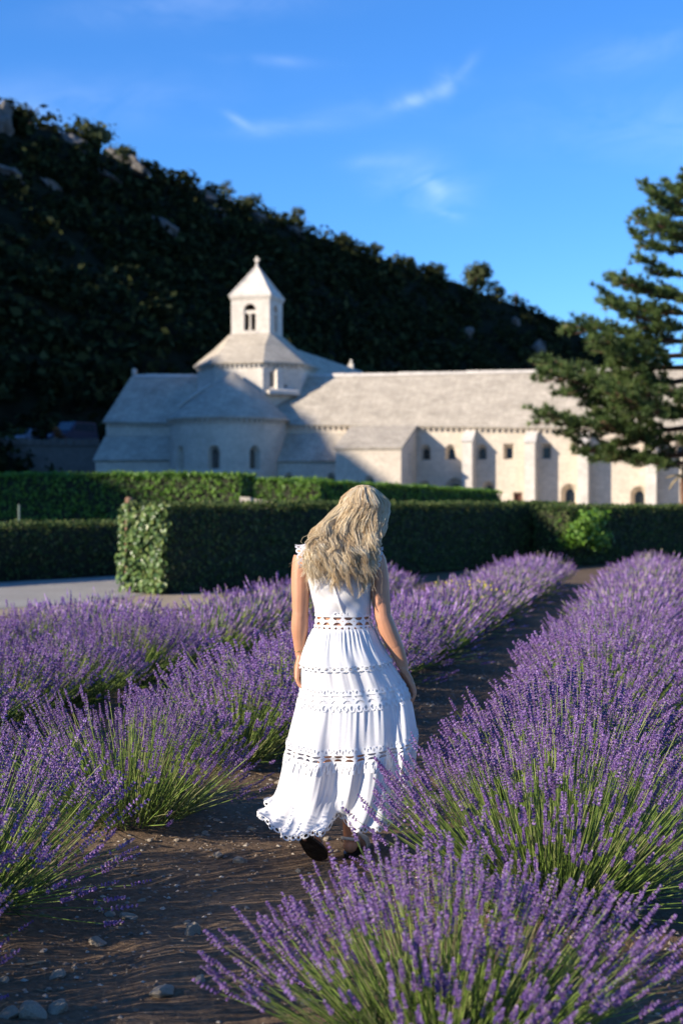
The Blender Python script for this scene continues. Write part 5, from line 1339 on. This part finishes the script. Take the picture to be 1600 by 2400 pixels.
# shoulder caps with eyelet edging
for sgn, cx, cz in ((-1, -.148, 1.318), (1, .128, 1.308)):
    def cap_fn(t, v, sgn=sgn, cx=cx, cz=cz):
        a = t * 2 * pi; r = .062 - .004 * np.cos(2 * a)
        x = cx + sgn * (.030 * v + .016 + .012 * np.cos(a)); 
        return np.stack([x, r * np.sin(a) * (1.02 + .03 * v), cz - .004 + r * np.cos(a) * (1 + .02 * v) + .0], -1)
    eyelet_edge("eyelet_trim", cap_fn, .40, DRESS)
    v = np.linspace(0, 1, 8)[:, None]; t = np.arange(64)[None, :] / 64
    def yoke(t, v, sgn=sgn, cx=cx, cz=cz):
        a = t * 2 * pi; r = .062 - .004 * np.cos(2 * a)
        x = cx + sgn * (.018 + .012 * np.cos(a)) - sgn * .055 * (1 - v)
        return np.stack([x, (r * np.sin(a)) * (1 + .22 * (1 - v)), cz - .004 + r * np.cos(a) * (1 + .05 * (1 - v)) + .010 * (1 - v)], -1)
    grid_mesh("shoulder_strap", yoke(t + 0 * v, v + 0 * t), M['cotton'], parent=DRESS)
# hair
HR = np.random.default_rng(23)
M['hair'] = tint_mat("blonde_hair", [(0.0, (.44, .29, .14)), (.35, (.70, .53, .31)), (.7, (.86, .73, .50)), (1.0, (.92, .83, .66))], .42, .3, spec=.5)
CAP = Vector((.098, .040, 1.535)); CR = (.090, .103, .102)
def back_y(x, z):
    kk = torso_at(np.clip(z, 1.1, 1.42)); c = np.clip((x - kk[..., 0]) / (kk[..., 1] + .03), -.98, .98)
    return kk[..., 3] - (kk[..., 2] + .014) * np.sqrt(1 - c * c)
VV, FF, TT, nb = [], [], [], 0
npt = 21; tq = np.linspace(0, 1, npt); k3 = np.arange(3) * 2 * pi / 3
PART = np.array([.112, .045])
for lock in range(175):
    az = HR.uniform(-pi - .75, .75); deep = lock % 3
    el = HR.uniform(.35, 1.5)
    root = np.array([CAP.x + CR[0] * cos(el) * cos(az) * .98, CAP.y + CR[1] * cos(el) * sin(az) * .98, CAP.z + CR[2] * sin(el)])
    side = cos(az)                                   # -1 left, +1 right
    out = 1.02 + .10 * HR.random() + (.05 if deep == 2 else 0)
    az1 = az
    p1 = np.array([CAP.x + CR[0] * out * cos(az1), CAP.y + CR[1] * out * sin(az1) - .004, CAP.z + .012 - .02 * HR.random()])
    if sin(az) > .35 and side > 0: xt, zt = HR.uniform(.10, .15), HR.uniform(1.27, 1.37)
    else: xt, zt = -.004 + .132 * side + HR.normal(0, .035), 1.262 + HR.normal(0, .035) - .03 * (abs(side) < .6)
    xt = min(max(xt, -.160), .105); zt = min(max(zt, 1.165), 1.36)
    if side > .3: zt -= .03 * HR.random()
    front = sin(az) > .3 and side > 0
    yt = (back_y(np.array(xt), np.array(zt)) - .012 - .030 * HR.random()) if not front else .10
    z2 = 1.43 + HR.normal(0, .012)
    x2 = CAP.x + (-.062 + .098 * side) + HR.normal(0, .012) if side < .5 else CAP.x + .058 * side
    p2 = np.array([x2 - .02 * (side < 0), (-.050 - .030 * HR.random()) if not front else .07, z2])
    p3 = np.array([.45 * x2 + .55 * xt - (.012 if side < -.3 else 0), (back_y(np.array(.5 * x2 + .5 * xt), np.array(1.35)) - .028 - .03 * HR.random()) if not front else .10, .5 * z2 + .5 * zt])
    ctrl = np.array([root, (root + p1) / 2 * 1.0 + (np.array([(root[0] + p1[0]) / 2, (root[1] + p1[1]) / 2, (root[2] + p1[2]) / 2]) - np.array(CAP)) * .10, p1, p2, p3, np.array([xt, yt, zt])])
    path = catmull(ctrl, tq * 5)
    fq = HR.normal(3.7, .22); ph = 5 * side + deep * 1.4 + HR.normal(0, .8); amp = HR.uniform(.012, .020); spin = 1
    env = np.clip((tq - .30) / .35, 0, 1) ** 1.2
    ns = int(HR.integers(20, 32)); base = HR.normal(.55, .20)
    for st in range(ns):
        r = .0135 * sqrt(HR.random()); a = HR.random() * 6.28; dph = HR.normal(0, .33); lenf = 1 - .10 * HR.random() ** 2
        tt_ = tq * lenf; p = catmull(ctrl, tt_ * 5)
        taper = (.55 + .9 * np.sin(np.clip(tt_, 0, 1) * pi * .9)) * (1 - .55 * np.clip((tt_ - .7) / .3, 0, 1))
        wv = amp * env * (1 + HR.normal(0, .15)); arg = fq * 2 * pi * tt_ + ph + dph
        p = p + np.stack([wv * np.cos(arg) + r * cos(a) * taper, wv * .75 * np.sin(arg) * spin + r * .8 * sin(a) * taper, .25 * wv * np.sin(arg * 1.0) + 0 * tt_], -1)
        if HR.random() < .15: p = p + (np.clip(tt_ - .4, 0, 1) ** 2)[:, None] * np.array([HR.normal(0, .08), -.03 * HR.random(), HR.normal(0, .04)])
        ins = ((p[:, 0] - CAP.x) / (CR[0] * .93)) ** 2 + ((p[:, 1] - CAP.y) / (CR[1] * .93)) ** 2 + ((p[:, 2] - CAP.z) / (CR[2] * .93)) ** 2
        f = np.where(ins < 1, 1 / np.sqrt(np.maximum(ins, .05)), 1)[:, None]; p = np.array(CAP) + (p - np.array(CAP)) * f
        d = np.gradient(p, axis=0); d /= np.linalg.norm(d, axis=1)[:, None] + 1e-9
        x_ = np.cross(d, np.array([.2, 1, .1])); x_ /= np.linalg.norm(x_, axis=1)[:, None] + 1e-9; y_ = np.cross(d, x_)
        rad = .00105 * np.clip((1 - tq) * 5 + .25, 0, 1)
        ring = p[:, None, :] + (x_[:, None, :] * np.cos(k3)[None, :, None] + y_[:, None, :] * np.sin(k3)[None, :, None]) * rad[:, None, None]
        VV.append(ring.reshape(-1, 3)); TT.append(np.full(npt * 3, np.clip(base + HR.normal(0, .13), 0, 1)))
        i0 = np.arange(npt - 1)[:, None] * 3; kk = np.arange(3)[None, :]
        FF.append((np.stack([i0 + kk, i0 + (kk + 1) % 3, i0 + 3 + (kk + 1) % 3, i0 + 3 + kk], -1).reshape(-1, 4)) + nb); nb += npt * 3
HAIR = link("hair", mesh_np("hair", np.concatenate(VV), np.concatenate(FF), M['hair'], True, np.concatenate(TT)), PERSON)
bd = MB(); ellipsoid(tuple(CAP), (CR[0] * .95, CR[1] * .95, CR[2] * .96), 28, 18)
sc_ = [v for v in bd.v]
me = bd.mesh("hair_base", plain("dark_blonde_roots", (.42, .30, .17), .6, 40, .3, .4), True); bm = bmesh.new(); bm.from_mesh(me)
bmesh.ops.delete(bm, geom=[v for v in bm.verts if v.co.y > CAP.y + .045 and v.co.z < CAP.z + .045], context='VERTS'); bm.to_mesh(me); bm.free()
link("hair_base", me, HAIR)
# eyes and lips (seen only from the front)
bd = MB(); ellipsoid((.077, .134, 1.530), (.011, .008, .009), 12, 8); ellipsoid((.123, .134, 1.530), (.011, .008, .009), 12, 8); bd.obj("eyes", plain("eye_white", (.6, .58, .55), .2), PERSON, True)
bd = MB(); capsule([(.088, .147, 1.471), (.105, .151, 1.472), (.121, .147, 1.471)], [.004, .006, .004], 8); bd.obj("lips", plain("pink_lips", (.42, .15, .13), .4), PERSON, True)
# bracelet
mb = MB(); mb.tube([(-.184 + .0265 * cos(a), .017 + .0265 * sin(a), .905 + .004 * sin(a + 1)) for a in np.linspace(0, 2 * pi, 25)], .0016, 6, False); mb.obj("bracelet", plain("thin_gold", (.6, .42, .18), .3, metallic=.9), PERSON, True)
# sandals
M['sole'] = plain("black_rubber_sole", (.012, .011, .011), .45, 30, .4, .3); M['strap'] = plain("white_leather", (.62, .60, .55), .5, 30, .1)
def sandal(outline, frame, lab):
    """outline in sole coordinates (across, along); frame maps to the place"""
    n = len(outline); mb = MB(); mb.add([frame(a, l, 0) for a, l in outline] + [frame(a, l, .014) for a, l in outline], [tuple(range(n - 1, -1, -1)), tuple(range(n, 2 * n))] + [(i, (i + 1) % n, (i + 1) % n + n, i + n) for i in range(n)])
    s = mb.obj("sandal", M['sole'], PERSON); s["label"] = lab; return s
OUT = []
for q in np.linspace(0, 2 * pi, 30, endpoint=False):
    l = .5 - .5 * cos(q); w = (.030 + .013 * sin(min(1, l * 1.25) * pi * .5) ** 2) * (abs(sin(q)) ** .6) * (1 if q < pi else -1); OUT.append((w, l * .245))
c_, s_ = cos(-.26), sin(-.26)
sr = sandal(OUT, lambda a, l, h: (.038 + a * c_ - (l - .055) * s_ - .0, -.030 + a * s_ + (l - .03) * c_, .002 + h), "white strapped sandal flat on the ground")
def strap(pts, w, parent):
    P = catmull(pts, np.linspace(0, len(pts) - 1, 26)); mb = MB(); vs = []
    for p in P: vs += [(p[0], p[1], p[2] - w / 2), (p[0], p[1], p[2] + w / 2)]
    mb.add(vs, [(2*i, 2*i+2, 2*i+3, 2*i+1) for i in range(25)]); o = mb.obj("strap", M['strap'], parent, True)
    sd = o.modifiers.new("t", 'SOLIDIFY'); sd.thickness = .003; sd.offset = 0
strap([(.074, .045, .045), (.078, .0, .062), (.060, -.040, .078), (.030, -.056, .085), (.002, -.030, .082), (-.002, .01, .07), (.004, .05, .05)], .014, sr)
strap([(.086, .02, .012), (.080, .012, .040), (.076, .0, .064)], .014, sr)
for dy in (.055, .085, .115): strap([(.018 + dy * .3, dy, .02), (.03 + dy * .3, dy + .006, .07 - dy * .12), (.06 + dy * .3, dy + .006, .082 - dy * .2), (.095 + dy * .2, dy - .004, .06 - dy * .12), (.106 + dy * .2, dy - .01, .02)], .013, sr)
ax = Vector((.085, .105, -.125)).normalized(); hl = Vector((-.170, -.196, .140)); nrm = Vector((.0, -.78, -.60)); acr = ax.cross(nrm).normalized(); nrm = acr.cross(ax).normalized()
if nrm.y > 0: nrm = -nrm
def lf(a, l, h): p = hl + ax * (l * .80) + acr * a * 1.05 + nrm * (.012 - h); return tuple(p)
sl = sandal(OUT, lf, "lifted sandal showing its black sole")
for l0 in (.045, .12): 
    q = [hl + ax * l0 + acr * w - nrm * h for w, h in ((-.036, 0), (-.034, .03), (-.01, .056), (.015, .056), (.034, .03), (.036, 0))]; strap([tuple(p) for p in q], .014, sl)
